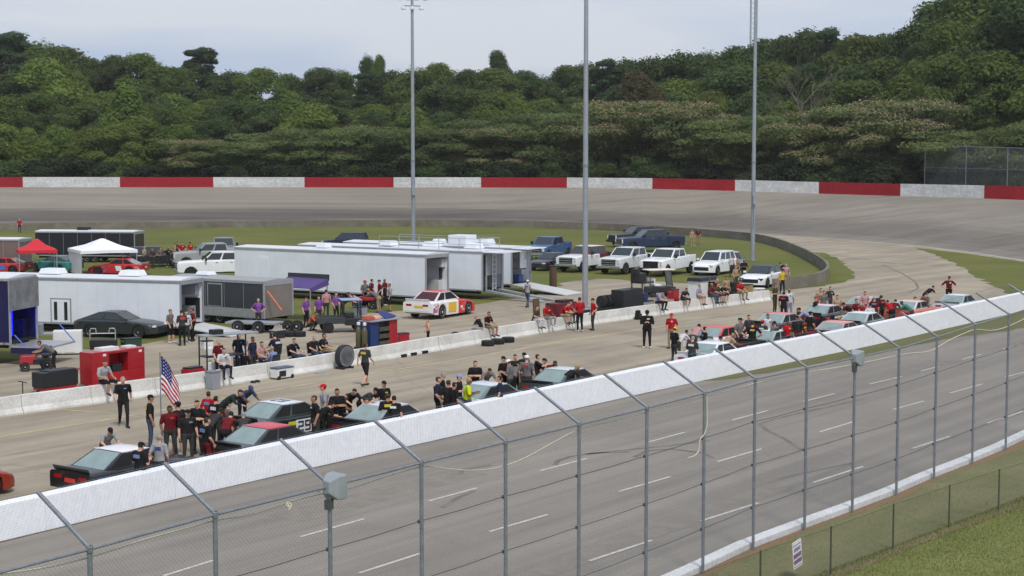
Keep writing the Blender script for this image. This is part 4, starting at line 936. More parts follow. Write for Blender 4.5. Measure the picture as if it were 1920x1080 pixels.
pickup('dark navy crew cab pickup standing side on at the back of the infield', front(1160, 472, h2, 3.3), h2, (38, 52, 78), wheels='truck', bedcover=True, s=1.14)
pickup('black pickup nosing out behind the navy one', front(1146, 463, h2 + .15, 3.2), h2 + .15, (34, 40, 42), grille=m_black)
sedan('white utility vehicle with roof rails beside the white crew cab', front(1315, 517, h, 2.6), h, (224, 225, 227), 'suv', name='parked_suv', cat='suv', s=1.1)
sedan('blue and white car behind the white utility vehicle', front(1377, 507, h + .5, 2.4), h + .5, (86, 110, 140), roofc=(210, 214, 220), hull=(70, 80, 90))
sedan('white sedan with black roof and dark windows parked at the end of the infield wall', front(1406, 541, h + .03, 2.6), h + .03, (226, 227, 229), roofc=(24, 24, 26), hull=(26, 26, 28), nose_black=True, s=1.08)
# left hand cluster
pickup('grey pickup seen from the front behind the white tent', front(420, 492, rad(-80), 2.95), rad(-80), (110, 120, 126), grille=m_black)
pickup('silver pickup with dark windows behind the white service truck', front(328, 502, rad(200), 2.95), rad(200), (150, 152, 154), wheels='truckd')
pickup('white service pickup in front of the silver one', front(336, 522, rad(196), 2.95), rad(196), (224, 225, 227), wheels='truckd')
sedan('dark charcoal sports coupe parked on the grass beside the white trailer', (G(220, 634).x, G(220, 634).y + 1.0, 0), rad(-14), (44, 50, 52), 'coupe', s=1.0, name='sports_coupe', hull=(36, 40, 42))
sedan('teal sports coupe parked behind the red tent', (G(101, 510).x, G(101, 510).y + .6, 0), rad(150), (52, 128, 122), 'coupe', name='sports_coupe', hull=(40, 70, 70))
sedan('navy car roof showing above the long trailers', (G(640, 470).x, G(640, 470).y + 4, 0), rad(175), (40, 46, 70), 'suv', name='parked_suv', cat='suv')
race_car('red race car under the white tent', (G(222, 514).x, G(222, 514).y, 0), rad(170), (176, 34, 42), roof=(176, 38, 46), hood=(180, 40, 48), spoil=(200, 200, 200))
race_car('red race car with low roof under the red tent', (G(50, 512).x - 2, G(50, 512).y, 0), rad(172), (180, 44, 46), roof=(176, 38, 46))
sedan('black utility vehicle with its tailgate towards the crowd beside the white tent', (G(288, 500).x, G(288, 500).y + 1, 0), rad(20), (40, 42, 44), 'suv', name='parked_suv', cat='suv', s=1.02)

# ------------------------------------------------------------------ trailers
m_twhite = M('white_trailer_skin', (228, 232, 238), .4, 0, .03, .6, coat=.2, c2=(216, 220, 228)); m_tgrey = M('grey_trailer_wall', (140, 144, 150), .5, 0, .08, 1.5)
m_tdark = M('charcoal_trailer_skin', (56, 60, 64), .4, 0, .06, 1.0, coat=.2); m_inwhite = M('interior_white', (190, 192, 192), .5, 0, .06, 2)
m_navy = M('navy_trailer_skin', (26, 24, 70), .4, 0, .12, 1.2); m_camo = M('grey_mottled_vinyl', (132, 134, 136), .6, 0, .3, 1.6, c2=(94, 96, 98)); m_led = M('blue_led_tube', (10, 20, 250), .4, 0, 0, 1, emit=4.0)
m_seam = M('panel_seam_white', (206, 210, 216), .5)
m_amber = M('amber_lens', (190, 120, 30), .3)
m_roofw = M('white_roof', (206, 208, 212), .6, 0, .06, .8); m_roofg = M('grey_roof', (148, 150, 150), .6, 0, .08, .8); m_blk = paint((30, 31, 33))
def trailer(label, corner, dl, L, W, H, skin=m_twhite, roof=m_roofw, zf=.55, axles=(.42, .49), flap=0, ramp=0, inside=m_inwhite, skirt=None, name='race_trailer', cat='trailer', open_=True, trim=m_alu, ramp_mat=None, group='race trailers in the paddock', door=None):
    """local x runs from the open rear (0) to the front, near side y = 0, far side y = -W"""
    dl = V(dl).normalized(); t = thing(name, label, cat, (corner.x, corner.y, 0), math.atan2(dl.y, dl.x), group)
    b = lambda nm, c, d, m, p=t, bev=0: MB().box(c, d).build(nm, m, p, bev=bev)
    b('side_wall', (L / 2, -.03, (zf + H) / 2), (L, .06, H - zf), skin); b('side_wall', (L / 2, -W + .03, (zf + H) / 2), (L, .06, H - zf), skin)
    b('front_wall', (L - .03, -W / 2, (zf + H) / 2), (.06, W - .125, H - zf - .01), skin)
    b('floor', (L / 2, -W / 2, zf + .05), (L - .07, W - .125, .10), m_dark)
    MB().add([V((x, y, z)) for x in (-.02, L + .02) for y, z in ((.02, H + .003), (.02, H + .05), (-W / 2, H + .14), (-W - .02, H + .05), (-W - .02, H + .003))], [(0, 1, 6, 5), (1, 2, 7, 6), (2, 3, 8, 7), (3, 4, 9, 8), (4, 0, 5, 9), (4, 3, 2, 1, 0), (5, 6, 7, 8, 9)]).build('roof', roof, t)
    b('top_trim', (L / 2, .035, H - .05), (L, .014, .10), trim); b('bottom_trim', (L / 2, .035, zf + .05), (L, .014, .10), trim)
    b('chassis_rail', (L / 2, -.35, zf - .10), (L * .96, .10, .18), m_dark); b('chassis_rail', (L / 2, -W + .35, zf - .10), (L * .96, .10, .18), m_dark)
    n_ = int(L / 1.25)
    for k in range(1, n_): b('panel_seam', (L * k / n_, .003, (zf + H) / 2), (.022, .012, H - zf - .22), m_seam if skin is m_twhite else trim)
    for k in range(5): b('marker_light', (.3 + (L - .6) * k / 4, .046, H - .05), (.10, .012, .045), m_amber)
    for k in (0, 1): b('marker_light', (.25 + (L - .5) * k, .046, zf + .05), (.12, .012, .05), m_red)
    for y in (-.05, -W + .05): b('rear_post', (-.02, y, (zf + H) / 2), (.06, .12, H - zf), trim)
    b('rear_header', (-.02, -W / 2, H - .11), (.06, W - .24, .22), trim)
    if open_:
        b('cabinet', (1.7, -W + .32, zf + .55), (2.6, .5, .9), inside); b('shelf', (1.6, -W + .28, H - .65), (2.8, .42, .5), inside); b('partition', (3.3, -W / 2, (zf + H) / 2), (.05, W - .14, H - zf - .12), inside)
    else: b('rear_door', (-.01, -W / 2, (zf + H) / 2 - .1), (.05, W - .24, H - zf - .25), door or skin)
    for f in axles:
        for y in (-.16, -W + .16): wheel('trailer', t, L * f, y)
    if flap: MB().box((-flap / 2 - .05, -W / 2, H - .02), (flap, W - .05, .06)).build('raised_door', skin, t)
    if ramp:
        MB().box((-ramp / 2 - .02, -W / 2, zf / 2 + .04), (math.hypot(ramp, zf), W - .25, .06), ry=-math.atan2(zf, ramp)).build('ramp_door', ramp_mat or m_inwhite, t)
    return t
def sub(t, nm, c, d, m, bev=0, rz=0, ry=0, rx=0): return MB().box(c, d, rz, 0, None, ry, rx).build(nm, m, t, bev=bev)
def vent(t, x, y, H, w=.7, h=.28): 
    return MB().box((x, y, H + .14 + h / 2), (w * 1.3, w, h), top=(.8, .8)).build('roof_vent', m_twhite, t, bev=.04)
gnd = lambda px, py, z: V((G(px, py, z).x, G(px, py, z).y, 0))
T1 = trailer('long white trailer with its rear doors open behind the red and white race car', gnd(797, 477, 3.35), (-.84, .54), 16.3, 2.6, 3.3, axles=(.30, .36, .42), inside=m_inwhite)
sub(T1, 'hanging_suit', (.45, -2.35, 2.0), (.12, .25, .75), m_black, .03)
sub(T1, 'side_door', (13.6, .02, 1.75), (.8, .03, 1.9), m_twhite)
vent(T1, 9.3, -1.2, 3.3); 
c2 = V((-2.03, 107, 0)); T2 = trailer('white trailer with railed roof deck and grey lift gate behind the longest one', c2, (-.84, .54), 16, 2.6, 3.2, axles=(.30, .36), flap=1.5, ramp=0)
for x, y in ((1.5, -1.3), (5.2, -1.6), (8.5, -.9)): vent(T2, x, y, 3.2, .9, .34)
MB().box((2.6, -1.5, 3.85), (1.5, 1.3, .75)).build('roof_box', m_twhite, T2, bev=.05)
for y in (-.12, -2.5):
    for x in (.2, 1.9, 3.6, 5.3, 7.0, 8.7): MB().tube([(x, y, 3.2), (x, y, 4.05)], .02, 5).build('rail_post', m_alu, T2)
    for z in (3.65, 4.05): MB().tube([(.2, y, z), (8.7, y, z)], .018, 5).build('deck_rail', m_alu, T2)
for x in (.2,): MB().tube([(x, -.12, 4.05), (x, -2.5, 4.05)], .018, 5).build('deck_rail', m_alu, T2)
sub(T2, 'lift_gate', (-.10, -1.3, 2.35), (.06, 2.0, 1.5), m_tgrey); sub(T2, 'gate_mast', (-.12, -.35, 1.7), (.1, .1, 2.4), m_alu); sub(T2, 'gate_mast', (-.12, -2.25, 1.7), (.1, .1, 2.4), m_alu)
lad = MB()
for z in range(8): sub(T2, 'ladder_rung', (-.19, -1.25, .7 + z * .32), (.03, .36, .04), m_twhite)
for y in (-1.05, -1.45): sub(T2, 'ladder_rail', (-.19, y, 1.8), (.04, .04, 2.5), m_twhite)
for y in (-.55, -1.95): MB().add([(-.1, y - .22, .62), (-.1, y + .22, .62), (-4.6, y + .22, .08), (-4.6, y - .22, .08), (-.1, y - .22, .5), (-.1, y + .22, .5), (-4.6, y + .22, .0), (-4.6, y - .22, .0)], [(0, 1, 2, 3), (7, 6, 5, 4), (0, 4, 5, 1), (1, 5, 6, 2), (2, 6, 7, 3), (3, 7, 4, 0)]).build('loading_ramp', m_alu, T2)
c3 = V((-.07, 112, 0)); T3 = trailer('white trailer with wide ramp door down and open cabinets beside the railed one', c3, (-.84, .54), 15, 2.6, 3.15, axles=(.30, .36), flap=1.3, ramp=4.4)
sub(T3, 'cabinet_door', (.25, -2.0, 2.3), (.05, .9, 1.3), m_twhite); sub(T3, 'blue_bin', (.4, -1.6, .95), (.5, .6, .5), M('blue_plastic', (60, 84, 140), .6)); vent(T3, 3, -1.2, 3.15, 1.0, .4); vent(T3, 7, -1.2, 3.15)
T4 = trailer('white trailer with its rear ramp down beside the charcoal coupe', gnd(338, 618, .35), (-.955, .295), 12.5, 2.6, 2.95, axles=(.40, .47), zf=.42, ramp=3.0, inside=m_tgrey)
vent(T4, 3.6, -1.3, 2.95, 1.0, .3); vent(T4, 8.6, -1.3, 2.95, 1.0, .3)
sub(T4, 'inner_panel', (.6, -2.5, 1.3), (.9, .03, 1.1), m_black)
w_ = sub(T4, 'side_hatch', (7.3, .02, 1.15), (1.15, .03, 1.25), m_twhite); sub(w_, 'hatch_frame', (7.3, .018, 1.15), (1.3, .02, 1.4), m_tgrey)
for dx in (-.32, .32): sub(w_, 'hatch_pane', (7.3 + dx, .04, 1.15), (.2, .02, 1.0), m_glass)
T5 = trailer('tall navy hauler with mottled grey band above its open back and a blue light tube', gnd(72, 672, 0) + V((-.55, -2.55, 0)), (-.98, .2), 13, 2.6, 4.0, skin=m_navy, axles=(.3, .36), zf=.95, inside=m_navy, name='race_hauler')
sub(T5, 'header_band', (-.08, -1.3, 3.22), (.05, 2.7, 1.4), m_camo); sub(T5, 'interior_wall', (2.0, -1.3, 2.4), (.05, 2.4, 2.8), m_navy)
sub(T5, 'light_tube', (.7, -1.35, 1.95), (.08, .34, 1.5), m_led); sub(T5, 'lift_platform', (-1.0, -1.3, .86), (2.0, 2.5, .08), m_alu); sub(T5, 'platform_skirt', (-1.0, -.1, .7), (2.0, .06, .3), m_navy)
MB().tube([(-.2, -.1, 1.4), (-.7, -.1, .9)], .03, 6).build('lift_strut', paint((70, 100, 190)), T5)
MB().tube([(-1.2, -2.5, 1.7), (-1.95, -2.5, .9)], .03, 6).build('lift_strut', paint((70, 100, 190)), T5)
T6 = trailer('charcoal enclosed trailer with grey rear opening and an orange strut', gnd(494, 612, 0), (-.85, .53), 7.3, 2.6, 2.5, skin=m_tdark, roof=m_roofg, zf=.42, axles=(.46, .60), open_=False, door=M('tan_grey_door', (118, 112, 106), .6, 0, .12, 1.0))
sub(T6, 'lower_panel', (3.65, .045, .70), (7.3, .02, .5), m_alu); sub(T6, 'door_frame', (3.6, .045, 1.65), (1.15, .02, 1.35), m_alu); sub(T6, 'door', (3.6, .055, 1.64), (1.0, .02, 1.22), m_tdark)
MB().tube([(-.2, -.15, 2.0), (-1.1, -.3, .95)], .05, 6).build('strut', M('orange_strut', (206, 110, 74), .6), T6)
vent(T6, 5.5, -1.3, 2.5, .8, .2)
T7 = trailer('black enclosed trailer with bright white roof behind the tents', gnd(252, 480, .6), (-.98, .12), 9.3, 2.6, 2.75, skin=paint((34, 36, 42)), axles=(.4, .48), open_=False)
MB().box((5.2, -1.3, 2.98), (1.0, .9, .3)).build('roof_unit', m_black, T7, bev=.04)
T8 = trailer('brown trailer at the edge of the paddock beside the red tent', gnd(36, 506, .2), (-.98, .12), 8, 2.6, 2.7, skin=M('brown_trailer_skin', (112, 98, 92), .5, 0, .1, 1.2), axles=(.4, .48), open_=False)
# tents
def tent(label, px, py, w, h, cl, rz, leg=m_alu):
    p = G(px, py); t = thing('canopy_tent', label, 'tent', p, rz, 'pop up tents in the paddock'); a = w / 2; e = h; k = h * .42
    MB().add([(-a, -a, e), (a, -a, e), (a, a, e), (-a, a, e), (-.12, -.12, e + k), (.12, -.12, e + k), (.12, .12, e + k), (-.12, .12, e + k), (-a * .5, -a * .5, e + k * .40), (a * .5, -a * .5, e + k * .40), (a * .5, a * .5, e + k * .40), (-a * .5, a * .5, e + k * .40)],
             [(0, 1, 9, 8), (1, 2, 10, 9), (2, 3, 11, 10), (3, 0, 8, 11), (8, 9, 5, 4), (9, 10, 6, 5), (10, 11, 7, 6), (11, 8, 4, 7), (4, 5, 6, 7)]).build('canopy', cl, t)
    for i, (x0, y0, x1, y1) in enumerate(((-a, -a, a, -a), (a, -a, a, a), (a, a, -a, a), (-a, a, -a, -a))):
        MB().add([(x0, y0, e + .006), (x1, y1, e + .006), (x1 * 1.005, y1 * 1.005, e - .26), ((x0 + x1) / 2 * 1.005, (y0 + y1) / 2 * 1.005, e - .22), (x0 * 1.005, y0 * 1.005, e - .26)], [(0, 1, 2, 3, 4)]).build('valance', cl, t)
    for x in (-a * .97, a * .97):
        for y in (-a * .97, a * .97): MB().box((x, y, e / 2), (.05, .05, e)).build('leg', leg, t)
    return t
t = tent('white pop up tent in front of the black trailer', 193, 512, 4.6, 2.0, M('white_tent_fabric', (224, 226, 230), .8, 0, .04, 1), rad(28))
MB().add([(-2.25, -2.2, .05), (-2.25, 2.2, .05), (-2.25, 2.2, 1.8), (-2.25, -2.2, 1.8)], [(0, 1, 2, 3)]).build('side_curtain', M('white_tent_fabric', WHITE), t)
tent('red pop up tent beside the brown trailer', 70, 515, 3.0, 2.05, M('red_tent_fabric', (190, 40, 52), .8, 0, .05, 1), rad(20))
pp = G(556, 606); t = thing('awning', 'black and purple awning stretched behind the charcoal trailer', 'awning', (pp.x, pp.y + 2.2, 0), rad(-24), 'pop up tents in the paddock')
m_pur = M('purple_cloth', (80, 62, 118), .8, 0, .1, 1)
MB().add([(-1.5, -1.0, 2.02), (1.25, -1.0, 1.95), (1.25, 1.0, 2.35), (-1.5, 1.0, 2.42), (-1.5, -1.0, 1.98), (1.25, -1.0, 1.91), (1.25, 1.0, 2.31), (-1.5, 1.0, 2.38)], [(0, 1, 2, 3), (7, 6, 5, 4), (0, 4, 5, 1), (1, 5, 6, 2), (2, 6, 7, 3), (3, 7, 4, 0)]).build('roof_cloth', m_pur, t)
MB().add([(-1.55, 1.0, 2.36), (1.3, 1.0, 2.30), (1.3, 1.05, 2.62), (-1.55, 1.05, 2.66), (-1.55, 1.04, 2.30), (1.3, 1.04, 2.24), (1.3, 1.09, 2.62), (-1.55, 1.09, 2.66)], [(0, 1, 2, 3), (7, 6, 5, 4), (0, 4, 5, 1), (1, 5, 6, 2), (2, 6, 7, 3), (3, 7, 4, 0)]).build('edge_flap', m_blk, t)
MB().add([(1.26, -1.0, 1.95), (1.26, 1.0, 2.34), (1.3, 1.0, 2.0), (1.3, -1.0, 1.72)], [(0, 1, 2, 3)]).build('end_flap', m_pur, t)
for x in (-1.4, 1.2):
    for y, z in ((-.95, 1.96), (.95, 2.32)): MB().box((x, y, z / 2), (.05, .05, z)).build('leg', m_alu, t)
# ================================================================== PEOPLE
import numpy as np
def mirror(p): return V((p[0], -p[1], p[2]))
BASE = dict(pel=(0, 0, .95), spi=(0, 0, 1.13), che=(.0, 0, 1.33), nec=(.0, 0, 1.49), hed=(.025, 0, 1.635),
            sho=(0, .185, 1.42), elb=(-.03, .255, 1.13), wri=(.05, .27, .90), hip=(0, .095, .90), kne=(.02, .11, .49), ank=(-.02, .12, .09), hand=(.25, 0, -1), toe=(1, .25, 0))
def pose(**k):
    d = dict(BASE); d.update(k); J = {}
    for n, v in d.items():
        if n in ('pel', 'spi', 'che', 'nec', 'hed') or n[-2:] in ('_l', '_r'): continue
        J[n + '_l'] = V(d.get(n + '_l', v)); J[n + '_r'] = V(d[n + '_r']) if n + '_r' in d else mirror(V(v))
    for n in ('pel', 'spi', 'che', 'nec', 'hed'): J[n] = V(d[n])
    J['look'] = V(d.get('look', (1, 0, 0)))
    return J
POSES = {
 'stand': pose(),
 'ease': pose(wri=(.10, .23, .93), ank_l=(.06, .16, .09), kne_l=(.06, .13, .49), elb_l=(-.08, .28, 1.15), wri_l=(.12, .24, 1.0)),
 'walk': pose(ank_l=(.27, .09, .09), kne_l=(.20, .10, .50), ank_r=(-.32, -.09, .15), kne_r=(-.03, -.10, .49), wri_l=(-.16, .27, .94), elb_l=(-.14, .25, 1.15), wri_r=(.24, -.25, .98), elb_r=(.02, -.25, 1.14)),
 'fold': pose(elb=(.03, .26, 1.15), wri_l=(.24, -.06, 1.20), wri_r=(.22, .07, 1.16), hand_l=(.1, -1, .1), hand_r=(.1, 1, .1)),
 'akimbo': pose(elb=(-.10, .42, 1.17), wri=(.02, .21, 1.02), hand=(.6, -.7, -.3)),
 'phone': pose(elb=(.03, .25, 1.13), wri=(.27, .07, 1.20), hand=(.9, -.2, .35), look=(1, 0, -.45), hed=(.05, 0, 1.62)),
 'lean': pose(pel=(-.22, 0, .93), spi=(-.06, 0, 1.07), che=(.14, 0, 1.18), nec=(.29, 0, 1.27), hed=(.39, 0, 1.37), sho=(.20, .185, 1.23), elb=(.36, .27, 1.04), wri=(.56, .22, .98), hand=(1, 0, -.1), hip=(-.23, .095, .89), kne=(-.22, .11, .49), ank=(-.28, .13, .09), look=(1, 0, -.4)),
 'point': pose(elb_r=(.18, -.27, 1.30), wri_r=(.42, -.25, 1.36), hand_r=(1, 0, .1), wri_l=(.22, .2, 1.05), elb_l=(-.02, .27, 1.14)),
 'sit': pose(pel=(-.02, 0, .80), spi=(-.05, 0, .97), che=(-.01, 0, 1.16), nec=(.03, 0, 1.32), hed=(.07, 0, 1.46), sho=(.01, .185, 1.25), elb=(.06, .27, 1.0), wri=(.28, .17, .93), hand=(1, -.1, -.2), hip=(0, .095, .79), kne=(.43, .15, .79), ank=(.40, .15, .40), toe=(1, .2, -.25)),
 'sitlean': pose(pel=(-.04, 0, .80), spi=(.0, 0, .97), che=(.12, 0, 1.13), nec=(.22, 0, 1.26), hed=(.30, 0, 1.38), sho=(.15, .185, 1.20), elb=(.30, .24, 1.0), wri=(.45, .09, .95), hand=(1, -.3, -.3), hip=(0, .095, .79), kne=(.44, .17, .79), ank=(.36, .16, .40), toe=(1, .2, -.25), look=(1, 0, -.2)),
 'chair': pose(pel=(-.02, 0, .54), spi=(-.10, 0, .71), che=(-.10, 0, .90), nec=(-.06, 0, 1.06), hed=(-.01, 0, 1.20), sho=(-.08, .185, .99), elb=(.02, .28, .76), wri=(.26, .20, .68), hand=(1, -.2, -.2), hip=(0, .095, .53), kne=(.44, .15, .51), ank=(.42, .15, .09)),
 'crouch': pose(pel=(-.16, 0, .36), spi=(-.06, 0, .53), che=(.08, 0, .70), nec=(.18, 0, .83), hed=(.25, 0, .95), sho=(.10, .185, .78), elb=(.28, .25, .60), wri=(.48, .16, .58), hand=(1, -.1, 0), hip=(-.15, .1, .34), kne=(.26, .19, .50), ank=(-.02, .17, .09), look=(1, 0, -.2)),
}
def skel(J):
    caps = []
    def c(tag_, a, b, ra, rb): caps.append((tag_, V(a), V(b), ra, rb))
    c('sh', J['pel'] + (J['spi'] - J['pel']) * .25, J['spi'], .135, .125)
    c('sh', J['spi'], J['che'], .128, .138); c('sh', J['che'], J['nec'].lerp(J['che'], .45), .132, .085)
    c('pa', J['pel'] - (J['spi'] - J['pel']) * .3, J['pel'], .125, .135)
    c('sk', J['nec'].lerp(J['che'], .2), J['hed'], .058, .055)
    for s in ('_l', '_r'):
        si = 1 if s == '_l' else -1
        side = V((0, si * .07, 0)); c('sh', J['che'] + side, J['spi'] + side * .75, .112, .102); c('sh', J['spi'] + side * .75, J['pel'] + side, .102, .108); c('pa', J['pel'] + side, J['hip' + s], .11, .105)
        c('sh', J['nec'].lerp(J['che'], .4), J['sho' + s], .075, .068)
        m = J['sho' + s].lerp(J['elb' + s], .72); c('sh', J['sho' + s], m, .066, .062); c('fa', m, J['elb' + s], .046, .042)
        c('fa', J['elb' + s], J['elb' + s].lerp(J['wri' + s], .35), .042, .043); c('fa', J['elb' + s].lerp(J['wri' + s], .35), J['wri' + s], .043, .028)
        c('pa', J['hip' + s], J['kne' + s], .092, .062); c('pa', J['kne' + s], J['kne' + s].lerp(J['ank' + s], .12), .062, .06)
        c('sn', J['kne' + s].lerp(J['ank' + s], .12), J['kne' + s].lerp(J['ank' + s], .4), .056, .058); c('sn', J['kne' + s].lerp(J['ank' + s], .4), J['ank' + s], .058, .04)
        t = J['toe' + s].normalized(); a = J['ank' + s]; f = V((0, 0, -.045)); c('so', a + f - t * .05, a + f + t * .09, .045, .042); c('so', a + f + t * .09, a + f + t * .17 + V((0, 0, -.008)), .042, .03)
        h = J['hand' + s].normalized(); w = J['wri' + s]; lat = V((0, si, 0)); lat = (lat - h * lat.dot(h)); lat = lat.normalized() if lat.length > .2 else V((1, 0, 0)) - h * h.x; lat.normalize(); nrm = h.cross(lat).normalized()
        fw = V((1, 0, 0)) - h * h.x; across = fw.normalized() if fw.length > .4 else lat
        for k in (-1, 1): c('sk', w + across * k * .012, w + h * .085 + across * k * .024, .02, .018)
        curl = across.cross(h) * (1 if (across.cross(h)).y * si < 0 else -1)
        for k, l in ((-1.5, .062), (-.5, .078), (.5, .084), (1.5, .074)):
            b0 = w + h * .085 + across * k * .0195; b1 = b0 + h * l * .55 + curl * .008; b2 = b1 + h * l * .42 + curl * .022; c('sk', b0, b1, .0098, .0092); c('sk', b1, b2, .0092, .0082)
        tb = w + h * .025 + across * .030; c('sk', tb, tb + h * .035 + across * .028, .013, .011); c('sk', tb + h * .035 + across * .028, tb + h * .068 + across * .03, .011, .009)
    return caps
def cap_mesh(mb, a, b, ra, rb, n=10):
    d = b - a; L = d.length; t = d / L if L > 1e-6 else V((0, 0, 1)); pts = []; rs = []
    for k in (-1.0, -.86, -.5): pts.append(a + t * ra * k); rs.append(ra * math.sqrt(max(.0004, 1 - k * k)))
    pts += [a, b]; rs += [ra, rb]
    for k in (.5, .86, 1.0): pts.append(b + t * rb * k); rs.append(rb * math.sqrt(max(.0004, 1 - k * k)))
    mb.tube(pts, rs, n)
PM = {}
def head_frame(J):
    x = J['look'].normalized(); y = V((0, 0, 1)).cross(x).normalized(); z = x.cross(y); return Matrix((x, y, z)).transposed()
def build_pose(name):
    J = POSES[name]; caps = skel(J); mb = MB()
    for tg, a, b, ra, rb in caps: cap_mesh(mb, a, b, ra, rb)
    Rh = head_frame(J); hc = J['hed']
    rings = []
    for z, rx, ry, xo in ((-.115, .02, .02, .045), (-.108, .042, .038, .035), (-.08, .066, .054, .018), (-.04, .083, .068, .004), (0, .092, .076, -.002), (.04, .096, .078, -.006), (.08, .084, .068, -.008), (.105, .058, .046, -.008), (.117, .02, .016, -.008)):
        rings.append([hc + Rh @ V((xo + rx * math.cos(a), ry * math.sin(a), z)) for a in [2 * math.pi * k / 14 for k in range(14)]])
    mb.loft(rings)
    cap_mesh(mb, hc + Rh @ V((.088, 0, .012)), hc + Rh @ V((.108, 0, -.028)), .011, .016, 8)
    for s in (1, -1): cap_mesh(mb, hc + Rh @ V((-.005, s * .078, .018)), hc + Rh @ V((-.002, s * .08, -.02)), .014, .011, 8)
    me0 = mb.mesh('body_cage', m_dark); ob = bpy.data.objects.new('tmp', me0); col.objects.link(ob)
    md = ob.modifiers.new('r', 'REMESH'); md.mode = 'VOXEL'; md.voxel_size = .0115; md.use_smooth_shade = True
    sm = ob.modifiers.new('s', 'SMOOTH'); sm.factor = .5; sm.iterations = 2
    dg = bpy.context.evaluated_depsgraph_get(); me = bpy.data.meshes.new_from_object(ob.evaluated_get(dg)); bpy.data.objects.remove(ob)
    me.name = 'person_' + name; me.materials.clear()
    n = len(me.polygons); ce = np.empty(n * 3); me.polygons.foreach_get('center', ce); ce = ce.reshape(n, 3)
    best = np.full(n, 9.0); idx = np.zeros(n, int); order = {'sk': 0, 'sh': 1, 'fa': 2, 'pa': 3, 'sn': 4, 'so': 5}
    for tg, a, b, ra, rb in caps:
        a_, b_ = np.array(a), np.array(b); d = b_ - a_; tt = np.clip(((ce - a_) @ d) / max(1e-9, d @ d), 0, 1)
        dist = np.linalg.norm(ce - (a_ + tt[:, None] * d), axis=1) - (ra + (rb - ra) * tt)
        m = dist < best; best[m] = dist[m]; idx[m] = order[tg]
    rel = (ce - np.array(hc)) @ np.array(Rh)
    ishead = (np.abs(rel[:, 1]) < .105) & (np.abs(rel[:, 0]) < .13) & (rel[:, 2] > -.10) & (rel[:, 2] < .16)
    idx[ishead] = 0
    hair = ishead & ((rel[:, 2] > .055) | ((rel[:, 0] < -.015) & (rel[:, 2] > -.045)) | ((rel[:, 0] < .02) & (rel[:, 2] > .02) & (np.abs(rel[:, 1]) < .074)))
    idx[hair] = 6
    eye = ishead & (rel[:, 0] > .06) & (np.abs(np.abs(rel[:, 1]) - .031) < .012) & (np.abs(rel[:, 2] - .012) < .008); idx[eye] = 7
    mouth = ishead & (rel[:, 0] > .06) & (np.abs(rel[:, 1]) < .022) & (np.abs(rel[:, 2] + .058) < .006); idx[mouth] = 8
    for k in range(9): me.materials.append(m_dark)
    me.polygons.foreach_set('material_index', idx.astype(np.int32)); me.shade_smooth()
    return me, hc, Rh
# cap mesh in head space
mb = MB(); rings = []
for z, r in ((.035, .101), (.06, .102), (.09, .092), (.115, .066), (.128, .02)): rings.append([V((-.006 + r * 1.03 * math.cos(a), r * .86 * math.sin(a), z)) for a in [2 * math.pi * k / 14 for k in range(14)]])
mb.loft(rings)
mb.add([(.08, -.062, .05), (.08, .062, .05), (.165, .045, .036), (.175, 0, .038), (.165, -.045, .036), (.08, -.062, .042), (.08, .062, .042), (.165, .045, .028), (.175, 0, .03), (.165, -.045, .028)], [(0, 1, 2, 3, 4), (9, 8, 7, 6, 5), (0, 5, 6, 1), (1, 6, 7, 2), (2, 7, 8, 3), (3, 8, 9, 4), (4, 9, 5, 0)])
cap_me = mb.mesh('cap', m_dark, True)
SKIN = [M('skin_light', (196, 150, 126), .6, 0, .06, 8), M('skin_tan', (170, 122, 98), .6, 0, .06, 8), M('skin_brown', (112, 76, 58), .6, 0, .06, 8)]
HAIR = [M('hair_brown', (56, 42, 32), .8, 0, .2, 20), M('hair_dark', (32, 27, 24), .8, 0, .2, 20), M('hair_grey', (138, 134, 128), .8, 0, .2, 20), M('hair_fair', (150, 118, 78), .8, 0, .2, 20)]
m_lip = M('lip', (150, 92, 84), .6); m_shoe = M('shoe', (34, 33, 33), .7); m_shoew = M('pale_shoe', (190, 190, 188), .7)
CL = dict(black=(31, 31, 33), blk2=(40, 38, 38), grey=(118, 116, 116), lgrey=(168, 168, 172), white=(216, 217, 222), red=(186, 26, 36), dred=(110, 28, 34), navy=(38, 42, 66), blue=(58, 72, 108), jean=(70, 84, 108), khaki=(164, 146, 116), hivis=(214, 228, 40), purple=(132, 78, 160), lilac=(160, 156, 192), teal=(62, 126, 112), olive=(74, 66, 46), pink=(196, 150, 152), yellow=(208, 186, 40), lblue=(132, 146, 190), char=(64, 64, 66), tan=(176, 150, 122), skin=None, orange=(196, 104, 70), dgreen=(36, 50, 46))
PG = 'people around the pits and paddock'
random.seed(21); NP = [0]
